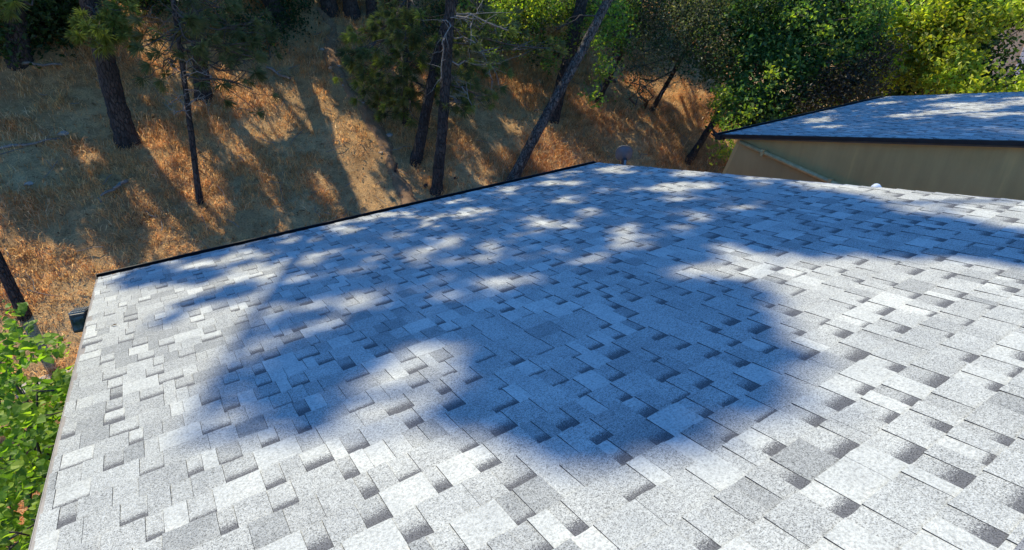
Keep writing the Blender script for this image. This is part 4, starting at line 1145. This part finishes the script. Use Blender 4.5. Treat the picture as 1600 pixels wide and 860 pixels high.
# ------------------------------------------------------------------ far house at the right edge
fc = at_d(1582, 84, 31.0)
fz = float(terrain(fc[0], fc[1]))
FH = thing('far_house', 'distant beige house wall with white corner board at the upper right edge', 'house', (fc[0], fc[1], fz))
fdir = ray(1582, 84); ang = math.atan2(fdir[1], fdir[0])
FM = Matrix.Translation((fc[0], fc[1], 0)) @ Matrix.Rotation(ang - math.pi / 2, 4, 'Z')
finv = Matrix.Translation((-fc[0], -fc[1], -fz))
zc = fc[2]
def fpart(mb, name, mat):
    o = mb.build(name, mat, FH); o.matrix_parent_inverse = finv; return o
mb = MB(); mb.box((-4, 0, min(fz, zc) - 3), (.24, .25, zc + 1.5), FM); fpart(mb, 'wall', MT['farwall'])
mb = MB(); mb.box((.25, -.08, min(fz, zc) - 3), (.45, .2, zc + 1.5), FM); fpart(mb, 'corner_board', MT['whitepaint'])
mb = MB(); mb.box((.455, .0, min(fz, zc) - 3), (4.5, .3, zc + 1.5), FM); fpart(mb, 'wall', MT['darkolive'])
mb = MB(); mb.box((.5, -.03, zc - .6), (2.2, -.002, zc + .9), FM); fpart(mb, 'window', MT['glass'])
mb = MB(); mb.prism([FM @ Vector(p) for p in ((-4.4, -.6, zc + 1.4), (-4.4, 3, zc + 3.0), (-4.4, 3, zc + 3.15), (-4.4, -.6, zc + 1.55))], FM.to_3x3() @ Vector((9.2, 0, 0))); fpart(mb, 'roof', MT['asphalt'])

# ------------------------------------------------------------------ dry grass, litter (too many to count)
n = 250000
gx_ = rng.uniform(-9, 19, n * 3); gy_ = rng.uniform(4.5, 18.5, n * 3)
gx_[gy_ < 6.2] = rng.uniform(-9, -.8, int((gy_ < 6.2).sum()))
clump = vnoise(gx_ * 1.7, gy_ * 1.7, 12) * .6 + vnoise(gx_ * 5, gy_ * 5, 13) * .4
dtr = np.min(np.stack([np.hypot(gx_ - a, gy_ - b_) for a, b_ in tc[::3]]), 0)
keep = (rng.random(n * 3) < np.clip((clump - .31) * 2.5, .05, 1)) & ((dtr > .22) | (rng.random(n * 3) < .55 * np.clip(dtr / .2, .1, 1)))
G = np.stack([gx_, gy_, terrain(gx_, gy_)], 1)[keep]
px, py, pz = project(G)
G = G[(px > -420) & (px < 1250) & (py > -60) & (py < 900)][:n]
n = len(G)
lush = vnoise(G[:, 0] * 1.1, G[:, 1] * 1.1, 14)
hgt = (.05 + .14 * rng.random(n) ** 1.5) * (.7 + .9 * lush)
an = rng.random(n) * 6.283; lean = .35 + .9 * rng.random(n)
d = np.stack([np.cos(an) * lean, np.sin(an) * lean - .25, np.ones(n)], 1); d /= np.linalg.norm(d, axis=1)[:, None]
s = np.stack([-np.sin(an), np.cos(an), np.zeros(n)], 1)
s = s + rng.normal(size=(n, 3)) * .3
w = (.002 + .0035 * rng.random(n))[:, None]
mid = G + d * hgt[:, None] * .6; tip = mid + (d * .5 + np.stack([np.cos(an) * .5, np.sin(an) * .5, -.25 * np.ones(n)], 1)) * hgt[:, None] * .7
base = G - [0, 0, .02]
V = np.stack([base - s * w, base + s * w, mid + s * w * .8, tip, mid - s * w * .8], 1).reshape(-1, 3)
b5 = np.arange(n) * 5
F = np.concatenate([np.stack([b5, b5 + 1, b5 + 2], 1), np.stack([b5, b5 + 2, b5 + 4], 1), np.stack([b5 + 4, b5 + 2, b5 + 3], 1)])
pal = np.array([(.87, .54, .22), (.90, .61, .30), (.81, .43, .165), (.73, .33, .115), (.91, .68, .40), (.50, .30, .14)])
ci = np.clip((lush * 3 + rng.normal(size=n) * 1.3 + .9), 0, 5).astype(int)
col = pal[ci] * (.75 + .5 * rng.random((n, 1)))
tag(link('dry_grass', np_mesh('dry_grass', V, F, MT['grass'], np.repeat(col, 5, 0))), 'golden dry grass matted over the hillside', kind='stuff')
n = 26000
lx = rng.uniform(-6, 19, n); ly = rng.uniform(6.2, 18, n)
P = np.stack([lx, ly, terrain(lx, ly) + .03 + .03 * rng.random(n)], 1)
V, F, Cc = leaf_cloud(P, .045, 5, [(.42, .18, .07), (.50, .23, .085), (.28, .13, .06), (.58, .34, .17), (.20, .11, .06)], 1.2, .4, .5)
tag(link('leaf_litter', np_mesh('leaf_litter', V, F, MT['grass'], Cc)), 'brown leaf and needle litter strewn over the slope', kind='stuff')

# a few needles and dry leaves that fell on the roof
n = 34
vv = rng.uniform(V0 + .1, V1 - .1, n); uu = rng.uniform(3.0, UE - .05, n) ; uu = np.where(rng.random(n) < .4, UE - .02 - .35 * rng.random(n) ** 2, uu)
P = np.stack([RO[0] + vv, RO[1] + cs * uu + sn * .018, RO[2] - sn * uu + cs * .018], 1)
V, F, Cc = leaf_cloud(P, .035, 6, [(.24, .13, .06), (.16, .10, .05), (.30, .20, .10)], 3.5, .35, .5, .1)
tag(link('roof_leaf_litter', np_mesh('roof_leaf_litter', V, F, MT['grass'], Cc)), 'few dry leaf scraps lying on the grey shingles', kind='stuff')

# fallen twigs over the slope, too small to count
m = MB(); q = np.random.default_rng(91)
for k in range(420):
    x, y = q.uniform(-5, 17), q.uniform(7, 16.5); a = q.random() * 6.28; L = q.uniform(.08, .5); r = q.uniform(.003, .009)
    pts = []
    for t in (0, .35, .7, 1):
        X, Y = x + math.cos(a) * L * t + q.normal() * .015, y + math.sin(a) * L * t + q.normal() * .015
        pts.append((X, Y, float(terrain(X, Y)) + .05 + q.random() * .03))
    m.tube(pts, [r, r * .9, r * .8, r * .5], 4, .2, False, k)
tag(m.build('twig_litter', MT['twig']), 'thin grey fallen twigs scattered over the dry slope', kind='stuff')
